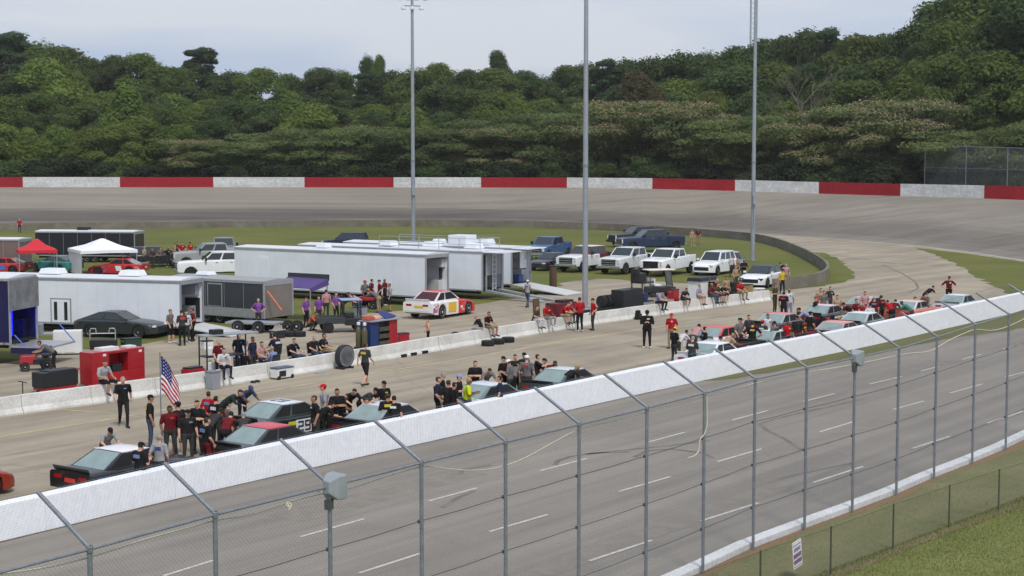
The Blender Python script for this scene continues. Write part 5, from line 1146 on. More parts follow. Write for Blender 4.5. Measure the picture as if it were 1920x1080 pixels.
def person(label, at, ps, ang, shirt, pants, hat=None, shorts=False, H=1.76, lng=False, hair=None, skin=None, z=0.0):
    if ps not in PM: PM[ps] = build_pose(ps)
    me, hc, Rh = PM[ps]; k = H / 1.76; i = NP[0]; NP[0] += 1
    sk = SKIN[skin if skin is not None else (0, 0, 1, 0, 0, 1, 0, 2)[i % 8]]; hr = HAIR[hair if hair is not None else (0, 1, 0, 1, 2, 0, 1, 3)[i % 8]]
    o = link('person', me, None, (at.x, at.y, z), rad(ang), k)
    wv = .93 + .05 * ((i * 3) % 5); o.scale = (k * wv, k * wv, k)
    tag(o, label, 'person', PG)
    vv = lambda c: tuple(max(18, min(235, int(x * (.86 + .07 * ((i * 5) % 5)) + (i * 3) % 7))) for x in c)
    sh = sk if shirt == 'skin' else cloth(vv(CL[shirt])); pa = cloth(vv(CL[pants]))
    mats = [sk, sh, sh if lng else sk, pa, sk if shorts else pa, m_shoew if i % 3 == 0 else m_shoe, hr, m_dark, m_lip]
    for j, m in enumerate(mats): o.material_slots[j].link = 'OBJECT'; o.material_slots[j].material = m
    rn = random.Random(i * 7 + 3)
    if ps in ('stand', 'ease', 'walk', 'akimbo', 'sit', 'chair', 'phone') and shirt in ('black', 'blk2', 'red', 'navy', 'grey', 'char', 'white', 'lgrey', 'dred') and rn.random() < .7:
        J = POSES[ps]; ch = J['che']; pc = cloth(rn.choice([(206, 206, 204), (190, 60, 60), (196, 170, 70), (110, 130, 170)] if shirt not in ('white', 'lgrey', 'grey') else [(60, 70, 120), (150, 50, 50), (50, 50, 54)]))
        for sx, w_, h_ in ((1, .09, .05), (-1, .22, .10)):
            q = link('shirt_print', MB().box((ch.x + sx * .131, .05 if sx > 0 else 0, ch.z + .02), (.02, w_ * rn.uniform(.8, 1.2), h_ * rn.uniform(.7, 1.2)), ry=0).mesh('shirt_print', pc), o)
    if hat:
        c = link('cap', cap_me, o); c.matrix_local = Matrix.Translation(hc) @ Rh.to_4x4()
        c.material_slots[0].link = 'OBJECT'; c.material_slots[0].material = cloth(CL[hat])
    return o
TOPZ = {'stand': 1.755, 'ease': 1.755, 'walk': 1.755, 'fold': 1.755, 'akimbo': 1.755, 'phone': 1.74, 'point': 1.755, 'lean': 1.49, 'chair': 1.32, 'crouch': 1.07, 'sit': 1.58, 'sitlean': 1.5}
def ph(px, py, label, ps, ang, shirt, pants, **k):           # by the pixel of the top of the head
    H = k.get('H', 1.76); J = POSES[ps]; zt = TOPZ[ps] * H / 1.76; p = G(px, py, zt); hx = J['hed'].x * H / 1.76; a = rad(ang)
    return person(label, V((p.x - hx * math.cos(a), p.y - hx * math.sin(a))), ps, ang, shirt, pants, **k)
def pf(px, py, label, ps, ang, shirt, pants, **k): return person(label, g2(px, py), ps, ang, shirt, pants, **k)
def pwall(px, label, ps, ang, shirt, pants, **k):            # seated on the pit wall, legs towards the pit road
    p = pw(px).xy - NEAR * .24; return person(label, p, ps, ang, shirt, pants, z=PWH - .69, **k)
WN = -36.8; AL = 53.2        # facing the stands across pit road / along pit road
C = -100                     # facing the camera
# --- along the near line of race cars
ph(207, 802, 'person in grey shirt and black cap leaning over the roof of a black race car', 'lean', -60, 'lgrey', 'char', hat='black')
pf(232, 800, 'person in black and dark red shirt walking alone up the pit road', 'walk', -70, 'black', 'blk2', H=1.82, hair=2)
ph(282, 740, 'person in black T-shirt, jeans and black cap standing beside the flag', 'stand', 20, 'black', 'jean', hat='black', H=1.82)
ph(333, 753, 'bearded person in black T-shirt and grey shorts standing under the flag', 'ease', 150, 'blk2', 'char', hat='black', shorts=True, H=1.78)
ph(369, 750, 'person in black T-shirt standing between the flag and the red vest', 'fold', -110, 'black', 'blk2', H=1.8, hair=1)
ph(391, 733, 'person in red vest over white sleeves facing the pit wall', 'ease', 70, 'red', 'black', lng=False)
ph(449, 730, 'person in dark hooded top bending over a race car roof beside the blue cap', 'lean', -20, 'dgreen', 'blk2', lng=True)
ph(470, 723, 'person in slate shirt and bright blue cap leaning on a race car', 'lean', -50, 'blue', 'navy', hat='blue')
ph(388, 782, 'person in black T-shirt with red print standing by the red edged roof', 'ease', 40, 'black', 'dred', H=1.72)
ph(433, 771, 'person in dark red top crouching beside the race car', 'lean', 80, 'dred', 'black')
ph(456, 772, 'person with grey hair crouching next to the red edged roof', 'lean', 100, 'char', 'black', hair=2)
ph(264, 829, 'person in black team T-shirt squeezed between the black race car and near wall', 'phone', 60, 'black', 'blk2', hat='black', H=1.70)
ph(299, 814, 'person in pale grey T-shirt standing against the near wall below the flag', 'ease', 80, 'lgrey', 'char', hair=2, H=1.72)
ph(589, 741, 'person in black T-shirt with white print beside the red cap', 'stand', 200, 'black', 'char', H=1.74)
ph(606, 720, 'person in pale T-shirt, grey trousers and bright red cap', 'stand', 190, 'lgrey', 'char', hat='red', H=1.84)
ph(648, 740, 'person in black T-shirt leaning both arms on a race car with pale window', 'lean', 20, 'black', 'blk2')
ph(664, 728, 'person in black T-shirt leaning in from the far side of that race car', 'lean', -60, 'black', 'black', hair=1)
ph(720, 714, 'person in black T-shirt and cap standing behind the race car with red nose', 'ease', -60, 'black', 'blk2', hat='black')
ph(727, 737, 'broad person in black T-shirt with back to the near wall by that race car', 'stand', 100, 'black', 'char', H=1.74)
ph(739, 741, 'person in dark T-shirt half hidden beside the broad one', 'stand', 80, 'blk2', 'char', H=1.68)
ph(831, 698, 'bald person in black jacket with head bowed at the end of a group', 'phone', 20, 'black', 'black', lng=True, hair=2, H=1.82)
ph(841, 712, 'person with brown hair in black shirt beside the bald one', 'ease', 60, 'blk2', 'black')
ph(861, 702, 'person in black shirt and blue grey cap behind the yellow T-shirt', 'fold', -20, 'black', 'black', hat='lblue')
ph(879, 709, 'person in fluorescent yellow T-shirt beside the white race car', 'phone', 10, 'hivis', 'navy', H=1.74)
ph(891, 676, 'person in black T-shirt with folded arms behind the white race car', 'fold', -90, 'black', 'blk2', H=1.76)
ph(936, 704, 'person in navy T-shirt standing close to the near wall by the white race car', 'stand', 170, 'navy', 'black', H=1.74)
ph(954, 674, 'person in grey patterned shirt and white cap bent over a race car', 'phone', 160, 'grey', 'char', hat='white', H=1.7)
ph(966, 664, 'person in black T-shirt standing between the two white caps', 'ease', -60, 'blk2', 'black')
ph(988, 666, 'broad person in grey T-shirt and white cap with back turned', 'stand', 70, 'grey', 'char', hat='white', H=1.84)
ph(983, 661, 'person in black cap behind the broad grey T-shirt', 'stand', -60, 'black', 'black', hat='black', H=1.74)
ph(1008, 664, 'person in black stooping with a dark case beside the green race car', 'point', 10, 'black', 'black', H=1.78)
ph(1081, 684, 'person in dark T-shirt reaching over the green race car from the near wall', 'lean', 30, 'blk2', 'black')
pf(685, 724, 'person in patterned grey shirt and shorts walking across the pit road alone', 'walk', 60, 'char', 'blk2', shorts=True, H=1.84)
pf(1213, 653, 'person in black driving suit standing alone on the pit road', 'phone', -95, 'blk2', 'blk2', lng=True, hat='black', H=1.95)
ph(1259, 587, 'person in red T-shirt and red cap on the pit road beside the black shirt', 'ease', -110, 'red', 'khaki', hat='red', H=1.8)
ph(1266, 613, 'person in black shirt and yellow cap with back to the near wall', 'phone', 40, 'black', 'char', hat='yellow', H=1.8)
ph(1299, 630, 'person in grey and dark red shirt standing over the white car tail', 'phone', 60, 'char', 'dgreen', H=1.74)
ph(1351, 630, 'person with black cap and white shirt behind the all white race car', 'lean', 40, 'white', 'char', hat='black')
ph(1310, 607, 'person in pink grey shirt standing in front of the red roofed race car', 'lean', 60, 'pink', 'char', hair=1)
ph(1374, 624, 'person with fair hair in tan shirt leaning beside the black tailed race car', 'lean', 30, 'tan', 'char', hair=3)
ph(1404, 590, 'person in charcoal T-shirt standing behind the black tailed car', 'ease', -60, 'char', 'navy', hair=1)
ph(1411, 602, 'broad person in black T-shirt with back turned among the race cars', 'akimbo', 80, 'black', 'dgreen', H=1.82)
ph(1452, 602, 'person in grey shirt and black cap among the race cars', 'phone', 120, 'grey', 'lgrey', hat='black')
ph(1500, 577, 'person in pale shirt bending towards the red race car', 'lean', 170, 'lilac', 'char', hat='black')
ph(1495, 592, 'person in black and red racing suit facing the stands', 'ease', -80, 'blk2', 'dred', lng=True, hat='black')
ph(1454, 531, 'tall person in olive shirt standing apart on the pit road', 'fold', -40, 'olive', 'olive', H=1.9)
ph(1470, 546, 'broad person in black T-shirt with back turned beside the olive shirt', 'stand', 60, 'black', 'blk2', H=1.8)
ph(1480, 541, 'person in white T-shirt and blue jeans beside the olive shirt', 'ease', -90, 'white', 'lblue', H=1.82)
ph(1539, 540, 'person in pale shirt with red front standing behind the black and white car', 'stand', -80, 'tan', 'red')
ph(1557, 537, 'person in dark shirt with a hand on the hip beside the red front', 'akimbo', -60, 'char', 'jean')
ph(1581, 567, 'person in black leaning over the black and white race car', 'lean', 150, 'black', 'black', hat='black')
ph(1622, 546, 'person in patterned pink shirt by the red and white race car', 'ease', -70, 'pink', 'char', H=1.72)
ph(1639, 556, 'person in maroon top facing away near the person in teal', 'stand', 80, 'dred', 'black')
ph(1652, 553, 'person in black and tan shirt next to the maroon top', 'ease', 120, 'blk2', 'dgreen')
ph(1679, 561, 'person in red and black jacket leaning behind the teal shirt', 'lean', 60, 'dred', 'black', lng=True, hair=1)
ph(1690, 564, 'person in teal T-shirt leaning low over a race car', 'lean', 150, 'teal', 'char', hair=1)
ph(1780, 518, 'person in black and maroon shirt with hands on hips behind the leading white car', 'akimbo', -95, 'dred', 'black', hat='black', H=1.84)
ph(1750, 535, 'person in black shirt crouching over the leading white car', 'lean', 20, 'black', 'black', hair=1)
# --- on and behind the pit wall
pwall(203, 'person in pale T-shirt and black shorts sitting on the pit wall by the red cabinet', 'sit', WN, 'lgrey', 'black', shorts=True, H=1.84)
pwall(427, 'person in white T-shirt and dark jeans sitting on the pit wall beside the wheeled rack', 'sit', WN - 20, 'white', 'navy', hair=0)
pwall(908, 'person in black T-shirt sitting on the pit wall with face turned away', 'sitlean', WN + 190, 'black', 'lgrey', H=1.7)
pwall(922, 'person in black vest and shorts sitting on the pit wall above the stacked tyres', 'sit', WN, 'black', 'khaki', shorts=True, hair=0)
pwall(1012, 'person in white trousers and grey top sitting at the end of the red shirts', 'sit', WN, 'olive', 'white', H=1.7)
pwall(1032, 'person in red T-shirt and pale trousers sitting on the pit wall', 'sit', WN - 10, 'red', 'lgrey', hat='black')
pwall(1062, 'person in red T-shirt and khaki shorts sitting on the pit wall', 'sitlean', WN + 10, 'red', 'khaki', shorts=True)
pwall(1075, 'person in red T-shirt and black trousers sitting on the pit wall', 'sit', WN, 'red', 'black', hat='black')
pf(1087, 622, 'tall person in red T-shirt and black trousers standing before the pit wall', 'fold', 120, 'red', 'black', H=1.92)
pf(1112, 619, 'person in red T-shirt and grey trousers standing beside the pole foot', 'ease', 200, 'red', 'char', H=1.78, hat='black')
pwall(1240, 'person in purple blue shirt and black trousers sitting on the pit wall', 'sitlean', WN, 'lilac', 'black', hat='black')
pwall(1287, 'person in navy T-shirt with bare legs sitting on the pit wall', 'sitlean', WN - 20, 'navy', 'char', shorts=True)
pwall(1316, 'person in lilac shirt and shorts sitting on the pit wall', 'sit', WN, 'lilac', 'khaki', shorts=True)
pwall(1338, 'person in dark maroon top and blue jeans sitting on the pit wall', 'sit', WN + 10, 'dred', 'jean', skin=2)
pwall(1358, 'person in dark top and green shorts sitting on the pit wall', 'sitlean', WN, 'blk2', 'dgreen', shorts=True)
pwall(1393, 'person in red T-shirt and khaki trousers sitting near the end of the pit wall', 'sit', WN - 15, 'red', 'khaki', hat='black')
ph(1467, 504, 'person in yellow shirt and black cap beside the infield wall', 'ease', -60, 'yellow', 'black', hat='black')
ph(1462, 492, 'person in dark blue shirt leaning on the white sedan', 'lean', 160, 'navy', 'char')
ph(1474, 494, 'person in pale pink shirt behind the yellow shirt', 'stand', -80, 'pink', 'tan')
ph(1372, 478, 'person in white shirt behind the white utility vehicle', 'ease', -60, 'white', 'char')
ph(1384, 482, 'person in tan shirt beside the white utility vehicle', 'stand', 200, 'tan', 'char')
ph(1395, 486, 'person in black shirt beside the white utility vehicle', 'fold', -90, 'black', 'char')
ph(1380, 498, 'person in cream and black shirt near the end of the pit wall', 'ease', -60, 'tan', 'olive')
ph(1298, 430, 'person in pale tan shirt behind the navy pickup', 'ease', -60, 'tan', 'tan')
ph(1309, 428, 'person in dark brown shirt behind the navy pickup', 'stand', -100, 'dred', 'khaki')
ph(1196, 464, 'person in grey shirt leaning on the silver white pickup', 'lean', 30, 'lgrey', 'char')
ph(410, 636, 'person in dark red T-shirt standing behind the wheeled rack', 'ease', -40, 'dred', 'black')
ph(462, 637, 'person in white T-shirt and navy shorts seated behind the pit wall', 'chair', WN, 'white', 'navy', shorts=True, hair=2)
ph(448, 625, 'person in dark navy shirt standing behind the white T-shirt', 'ease', -60, 'navy', 'navy')
ph(474, 631, 'person in grey top leaning beside the navy shirt', 'stand', -30, 'navy', 'char', hair=1)
ph(491, 640, 'person in pink top with dark hair seated behind the pit wall', 'chair', WN, 'pink', 'jean', hair=1)
ph(514, 624, 'broad person in navy T-shirt seated with back to the pit road', 'chair', 140, 'navy', 'khaki', H=1.95)
ph(510, 649, 'person in pale blue checked shirt seated behind the pit wall', 'chair', WN + 180, 'lblue', 'char', hair=2)
ph(552, 634, 'person in black top with folded arms seated behind the pit wall', 'chair', WN, 'black', 'jean')
ph(589, 629, 'person in black T-shirt and jeans seated behind the pit wall', 'chair', WN - 10, 'blk2', 'jean')
ph(608, 625, 'person in black and maroon T-shirt seated beside the drum fan', 'chair', WN + 20, 'black', 'khaki', shorts=True)
pf(803, 648, 'shirtless child standing behind the pit wall', 'point', 190, 'skin', 'black', shorts=True, H=1.34, hair=3)
pf(989, 577, 'person in pale T-shirt and jeans walking by the trailer ramps', 'walk', 60, 'lgrey', 'jean', hat='white', H=1.78)
# --- paddock
pf(320, 643, 'person in grey T-shirt and black shorts by the charcoal coupe', 'ease', -20, 'grey', 'black', shorts=True)
pf(342, 648, 'person in black with camera standing behind the trailer ramp', 'phone', 120, 'char', 'black', lng=True, H=1.84)
pf(362, 640, 'person in dark maroon top at the trailer ramp', 'ease', 190, 'dred', 'black')
pf(350, 643, 'person in white shirt half hidden at the trailer ramp', 'stand', -60, 'white', 'char', H=1.7)
pf(485, 618, 'person in bright purple shirt in front of the charcoal trailer', 'akimbo', -80, 'purple', 'char', hair=2)
pf(731, 584, 'person in pale shirt and dark shorts behind the grey cart', 'stand', 190, 'lgrey', 'navy', shorts=True)
pf(712, 576, 'person in red and black shirt standing over the red quad', 'ease', 200, 'dred', 'black', hat='black')
pf(703, 586, 'person in tan trousers bending at the red quad', 'lean', 160, 'grey', 'khaki')
pf(612, 598, 'person in pale pink shirt standing near the purple awning', 'ease', 120, 'pink', 'char')
pf(598, 612, 'person in purple shirt beside the awning leg', 'stand', -60, 'purple', 'char')
pf(585, 620, 'person in orange shirt crouching beside spare wheels', 'crouch', -20, 'orange', 'char')
pf(630, 604, 'person in purple shirt behind the grey cart', 'ease', -40, 'purple', 'black')
for px, py, sh, lb in ((272, 500, 'tan', 'person in tan shirt at the crowd beside the black utility vehicle'), (287, 503, 'char', 'person in charcoal shirt at the crowd beside the black utility vehicle'), (302, 501, 'grey', 'person in grey shirt at the crowd beside the black utility vehicle'), (316, 501, 'black', 'person in black shirt at the crowd beside the red shirts'),
                       (328, 492, 'tan', 'person in beige shirt at the crowd behind the red shirts'), (342, 490, 'red', 'person in red shirt and white shorts at the crowd by the grey pickup'), (357, 489, 'red', 'person in bright red shirt and tan trousers at the crowd by the grey pickup'), (333, 488, 'dred', 'person in dark red shirt at the crowd by the grey pickup')):
    pf(px, py, lb, random.choice(['stand', 'ease', 'fold', 'akimbo']), random.uniform(0, 360), sh, {'red': 'white', 'tan': 'khaki'}.get(sh, 'char'))
pf(37, 436, 'person in red shirt alone on the far grass by the infield wall', 'stand', -60, 'red', 'char')
pf(92, 700, 'person in grey green shirt bending over the red garden tractor', 'lean', 200, 'grey', 'blk2')

# --- more of the crowd
ph(352, 768, 'person in black cap partly hidden behind the flag carrier', 'stand', -60, 'blk2', 'char', hat='black', H=1.7)
ph(413, 764, 'person in dark jacket bending over the tail of the red edged car', 'lean', 60, 'char', 'black', hair=1)
ph(624, 752, 'person in black crouched beside the red cap', 'lean', 30, 'black', 'char', hat='black')
ph(690, 745, 'person in black shirt bending into the race car with the red nose', 'lean', 200, 'blk2', 'black', hair=0)
ph(852, 716, 'person in black half hidden between the bald one and the yellow T-shirt', 'stand', 40, 'black', 'black', H=1.72, hair=1)
ph(975, 678, 'person in grey shirt bent over the deck of the green race car', 'lean', 60, 'grey', 'black', hair=1)
ph(1020, 672, 'person in black cap stooping at the green race car', 'lean', 20, 'black', 'black', hat='black')
ph(1288, 618, 'person in white shirt bending over the white car tail', 'lean', 40, 'white', 'char', hair=1)
ph(1430, 600, 'person in charcoal shirt between the black tailed cars', 'ease', 60, 'char', 'black', hat='red')
ph(1477, 600, 'person in red and black shirt beside the black tailed car', 'ease', -60, 'red', 'black', hair=1)
ph(1520, 584, 'person in black cap among the black and white cars', 'ease', 30, 'black', 'char', hat='black')
ph(1606, 560, 'person in dark red shirt behind the clean white roof', 'ease', -50, 'dred', 'black', hair=1)
ph(1664, 562, 'person in red shirt bending beside the teal shirt', 'lean', 100, 'red', 'black', hair=1)
ph(1545, 545, 'person in grey shirt between the pale shirt and the dark shirt', 'stand', -70, 'grey', 'char', H=1.7)
ph(1716, 556, 'person in white shirt behind the orange race car', 'lean', -30, 'white', 'navy', hair=1)
pf(684, 577, 'person in red cap sitting astride the red quad side', 'ease', -40, 'grey', 'black', hat='red')
pf(697, 574, 'person in maroon shirt behind the red quad', 'ease', 30, 'dred', 'char', hair=1)
pf(722, 573, 'person in dark red shirt beside the red quad', 'fold', 220, 'dred', 'black')
pf(574, 614, 'person in dark purple shirt under the awning', 'stand', -30, 'purple', 'black', hat='black')
pf(650, 598, 'person in black shirt bending over parts near the grey cart', 'lean', 20, 'black', 'char')
pf(667, 594, 'person in white shirt bending over parts near the grey cart', 'lean', 170, 'lgrey', 'jean')
pwall(1350, 'person in brown top squeezed between the dark tops on the pit wall', 'sit', WN, 'olive', 'char', shorts=True)
ph(1345, 522, 'person in maroon shirt standing behind the sitting row', 'ease', -40, 'dred', 'char')
ph(1362, 518, 'person in brown patterned shirt standing behind the sitting row', 'stand', -60, 'tan', 'char')
ph(1330, 520, 'person in black shirt standing beside the white pit cabinet', 'ease', 200, 'black', 'char')

ph(318, 760, 'person in maroon T-shirt right beside the flag pole', 'ease', -70, 'dred', 'char', hair=1, H=1.74)
ph(405, 742, 'person in black T-shirt behind the red vest', 'ease', 60, 'black', 'char', hair=1)
ph(428, 752, 'person in grey hooded top between the red vest and the green jacket', 'stand', 30, 'grey', 'black', hat='black', H=1.7)
ph(632, 728, 'person in black T-shirt behind the red cap', 'fold', -70, 'black', 'black', hair=1)
ph(705, 727, 'person in charcoal shirt leaning at the pale roof', 'lean', -20, 'char', 'black', hat='black')
ph(822, 706, 'person in dark blue shirt behind the bald person', 'ease', 0, 'navy', 'black', hair=0)
ph(918, 690, 'person in grey shirt looking into the white race car', 'lean', -70, 'grey', 'char', hair=1)
ph(944, 668, 'person in black shirt behind the white cap and patterned shirt', 'ease', -40, 'black', 'black', hat='black')
ph(1040, 676, 'person in red shirt at the far side of the green race car', 'lean', -60, 'dred', 'black', hair=1)
ph(1322, 612, 'person in black shirt beside the pink grey shirt', 'ease', 20, 'black', 'char', hair=1)
ph(1388, 596, 'person in grey shirt behind the red roofed race car', 'ease', -50, 'grey', 'char', hat='black')
ph(1440, 588, 'person in white shirt behind the black tailed car', 'ease', -60, 'white', 'char', hair=1)
ph(1530, 556, 'person in black shirt at the tail of the black and white car', 'ease', -30, 'black', 'char', hat='red')
ph(1570, 553, 'person in tan shirt behind the black and white car', 'stand', -90, 'tan', 'char', hair=1)
ph(1632, 568, 'person in white and black shirt in front of the maroon top', 'ease', 60, 'white', 'black', hat='black')
ph(1736, 547, 'person in grey shirt by the tail of the leading white car', 'ease', 40, 'grey', 'char', hair=1)
# ================================================================== PIT GEAR
GG = 'pit equipment along the pit wall'
def at(px, py): p = G(px, py); return (p.x, p.y, 0)
m_tred = M('toolbox_red', (160, 24, 34), .4, 0, .08, 2, coat=.3); m_tblk = M('toolbox_black', (34, 36, 38), .5, 0, .12, 3); m_bluep = M('blue_panel', (32, 52, 100), .5, 0, .08, 2); m_wbox = M('white_cabinet', (214, 215, 214), .5, 0, .05, 2)
def casters(t, w, d, r=.08):
    for x in (-w / 2 + .12, w / 2 - .12):
        for y in (-d / 2 + .1, d / 2 - .1): MB().lathe([(r * .3, -.03), (r, -.03), (r, .03), (r * .3, .03)], 10, 'Y', (x, y, r)).build('caster', m_tyre, t)
# red cabinet
t = thing('tool_cabinet', 'big red steel pit cabinet with open shelf bay behind the pit wall', 'cabinet', at(212, 721), TH, GG)
for c, d in (((-.95, 0, .82), (.9, .8, 1.36)), ((.95, 0, .82), (.9, .8, 1.36))): MB().box(c, d).build('cabinet_box', m_tred, t, bev=.02)
MB().box((0, 0, .36), (1.0, .78, .44)).build('lower_box', m_tred, t, bev=.02); MB().box((0, .3, 1.0), (1.0, .18, .82)).build('back_panel', m_tred, t); MB().box((0, -.05, 1.44), (1.0, .78, .1)).build('bridge', m_tred, t)
for x in (-.95, .95):
    for z in (.45, .8, 1.15): MB().box((x, -.405, z), (.8, .012, .30)).build('drawer_front', m_tred, t, bev=.004)
    MB().box((x + .2, -.415, 1.36), (.16, .012, .10)).build('sticker', m_wbox, t)
MB().box((0, -.1, .75), (.5, .4, .3)).build('tool_bin', m_tblk, t); MB().box((-.3, 0, 1.56), (.9, .5, .14)).build('parts_tray', m_wbox, t); MB().box((.9, .05, 1.54), (.5, .4, .08)).build('folded_towel', m_wbox, t); casters(t, 2.6, .7)
# black cart with red base
t = thing('tool_chest', 'black tool chest with red base beside the red pit cabinet', 'tool chest', at(104, 734), TH, GG)
MB().box((0, 0, .56), (1.75, .75, .62)).build('chest', m_tblk, t, bev=.03); MB().box((0, 0, .19), (1.65, .7, .10)).build('base', m_tred, t); MB().box((.15, 0, .89), (1.3, .7, .04)).build('lid', m_tblk, t, bev=.01); MB().tube([(.88, -.3, .8), (1.05, -.3, .86), (1.05, .3, .86), (.88, .3, .8)], .02, 6).build('push_handle', m_tred, t); casters(t, 1.6, .6)
# jack stand
p = G(43, 745); t = thing('floor_stand', 'small black stand on the concrete next to the black tool chest', 'stand', at(43, 750), TH, GG)
MB().lathe([(.2, 0), (.2, .04), (.05, .06)], 12).build('foot', m_tblk, t); MB().tube([(0, 0, .05), (0, 0, .72)], .022, 6).build('upright', m_tblk, t); MB().tube([(-.2, 0, .78), (.2, 0, .66)], .02, 6).build('cross_bar', m_tblk, t)
# garden tractor
t = thing('garden_tractor', 'small red and black garden tractor with white wheels behind the tool chest', 'tractor', at(68, 694), rad(200), GG)
MB().box((.35, 0, .5), (.75, .5, .4), top=(.9, .8)).build('hood', m_tred, t, bev=.05); MB().box((-.3, 0, .42), (.9, .6, .18)).build('frame', m_tblk, t); MB().box((-.45, 0, .68), (.42, .45, .12)).build('seat', m_tblk, t, bev=.04); MB().box((-.66, 0, .88), (.1, .45, .4)).build('seat_back', m_tblk, t, bev=.04)
MB().tube([(.0, 0, .6), (-.15, 0, .9)], .02, 6).build('steering_column', m_tblk, t)
for x, y, s in ((.5, .35, .62), (.5, -.35, .62), (-.45, .42, .85), (-.45, -.42, .85)): wheel('whitewheel', t, x, y, scale=s)
# table with gear, white cabinet
t = thing('work_table', 'grey work table with boxes under the navy hauler', 'table', at(76, 664), TH - .8, GG)
MB().box((0, 0, 1.0), (2.4, .9, .06)).build('table_top', m_tgrey, t)
for x in (-1.1, 1.1):
    for y in (-.38, .38): MB().box((x, y, .49), (.06, .06, .97)).build('leg', m_alu, t)
MB().box((-.15, 0, 1.26), (.6, .5, .45)).build('grey_crate', m_tgrey, t, bev=.02)
t = thing('white_cabinet', 'low white cabinet standing by the white trailer', 'cabinet', at(128, 664), TH - .75, GG); MB().box((0, 0, .62), (1.35, .7, 1.1)).build('carcass', m_wbox, t, bev=.02); MB().box((.1, -.36, .62), (.5, .02, .98)).build('door', m_wbox, t); MB().box((-.45, -.36, .62), (.4, .02, .98)).build('door', m_wbox, t); casters(t, 1.2, .6)
# chrome hand cart
t = thing('hand_cart', 'chrome tube hand cart in front of the charcoal coupe', 'cart', at(193, 655), rad(8), GG)
for x in (-.62, .62): MB().tube([(x, 0, .05), (x, 0, .95), (x * .9, 0, 1.05), (x * .55, 0, 1.05), (x * .5, 0, .85)], .03, 8).build('upright', m_alu, t, True)
MB().tube([(-.6, 0, .8), (.6, 0, .8)], .03, 8).build('cross_bar', m_alu, t); MB().box((0, .3, .3), (1.3, .7, .35)).build('bin', m_tblk, t, bev=.03); casters(t, 1.3, .5)
# wheeled rack
t = thing('tyre_rack', 'black wheeled rack holding white jugs and a long top shelf behind the pit wall', 'rack', at(418, 706), TH - .25, GG)
for x in (-.95, .95):
    for y in (-.35, .35): MB().box((x, y, .95), (.05, .05, 1.8)).build('upright', m_tblk, t)
for z in (.3, .95): MB().box((0, 0, z), (1.9, .7, .05)).build('shelf', m_tblk, t)
MB().box((.25, 0, 1.87), (2.7, .8, .05)).build('top_shelf', m_tgrey, t); MB().box((-.3, 0, 2.0), (.5, .4, .2)).build('crate', m_tblk, t)
for x in (-.7, -.35):
    for z in (.55, 1.2): MB().lathe([(.12, -.2), (.15, -.18), (.15, .12), (.05, .2), (.05, .24)], 12, 'Z', (x, -.15, z)).build('jug', m_wbox, t, True)
casters(t, 1.9, .7)
t = thing('tool_tray', 'low red and black tray resting by the foot of the wheeled rack', 'tray', at(362, 717), TH, GG); MB().box((0, 0, .5), (.9, .5, .2)).build('tray', m_tred, t, bev=.02); MB().box((0, 0, .64), (.8, .4, .08)).build('contents', m_tblk, t); MB().box((0, 0, .2), (.8, .4, .4)).build('stand', m_tblk, t)
t = thing('trash_bin', 'grey square bin standing against the pit wall on the pit road', 'bin', (*(pw(391).xy + NEAR * .28), 0), TH, GG); MB().box((0, 0, .36), (.42, .42, .72), top=(1.1, 1.1)).build('bin', m_tgrey, t, bev=.02); MB().box((0, 0, .74), (.5, .5, .05)).build('rim', m_galv, t)
# cooler
t = thing('cooler', 'white cooler with dark lid standing against the pit wall', 'cooler', (*(pw(519).xy + NEAR * .32), 0), TH, GG); MB().box((0, 0, .26), (.95, .46, .40), top=(1.03, 1.05)).build('tub', m_wbox, t, bev=.03); MB().box((0, 0, .49), (1.0, .5, .07)).build('lid', M('slate_lid', (84, 92, 108), .6), t, bev=.02); MB().box((-.2, -.245, .26), (.4, .02, .24)).build('label_panel', m_tblk, t)
for x in (-.4, .4): MB().lathe([(.02, -.25), (.09, -.25), (.09, -.19), (.02, -.19)], 10, 'Y', (x, 0, .09)).build('wheel', m_tyre, t)
t = thing('shoes', 'pair of dark shoes left on the pit road beside the pit wall', 'shoes', (*(pw(469).xy + NEAR * .3), 0), TH, GG)
for x in (-.12, .14): MB().box((x, 0, .05), (.11, .28, .1), top=(.8, .7)).build('shoe', m_tblk, t, bev=.02)
# drum fan
t = thing('drum_fan', 'round dark drum fan standing against the pit wall', 'fan', (*(pw(636).xy + NEAR * .34), 0), TH, GG)
MB().lathe([(.50, -.14), (.53, -.12), (.53, .12), (.50, .14), (.47, .12), (.47, -.12), (.50, -.14)], 28, 'Y', (0, 0, .57)).build('drum', m_tblk, t, True)
MB().lathe([(.02, -.05), (.12, -.05), (.12, .08), (.02, .08)], 14, 'Y', (0, 0, .57)).build('motor', m_galv, t)
for k in range(4): MB().box((math.cos(k * 1.571) * .27, 0, .57 + math.sin(k * 1.571) * .27), (.34, .03, .2), ry=-k * 1.571, rx=.4).build('blade', m_galv, t)
for r in (.16, .26, .36, .46): MB().lathe([(r - .006, -.15), (r + .006, -.15), (r + .006, -.14), (r - .006, -.14), (r - .006, -.15)], 24, 'Y', (0, 0, .57)).build('grille_ring', m_tgrey, t)
for x in (-.3, .3): MB().box((x, 0, .05), (.08, .5, .1)).build('foot', m_tblk, t)
t = thing('wheel_chock', 'flat dark plate lying on the pit road near the drum fan', 'plate', at(600, 700), TH, GG); MB().box((0, 0, .04), (.55, .25, .08), top=(.9, .8)).build('plate', m_tgrey, t, bev=.01)
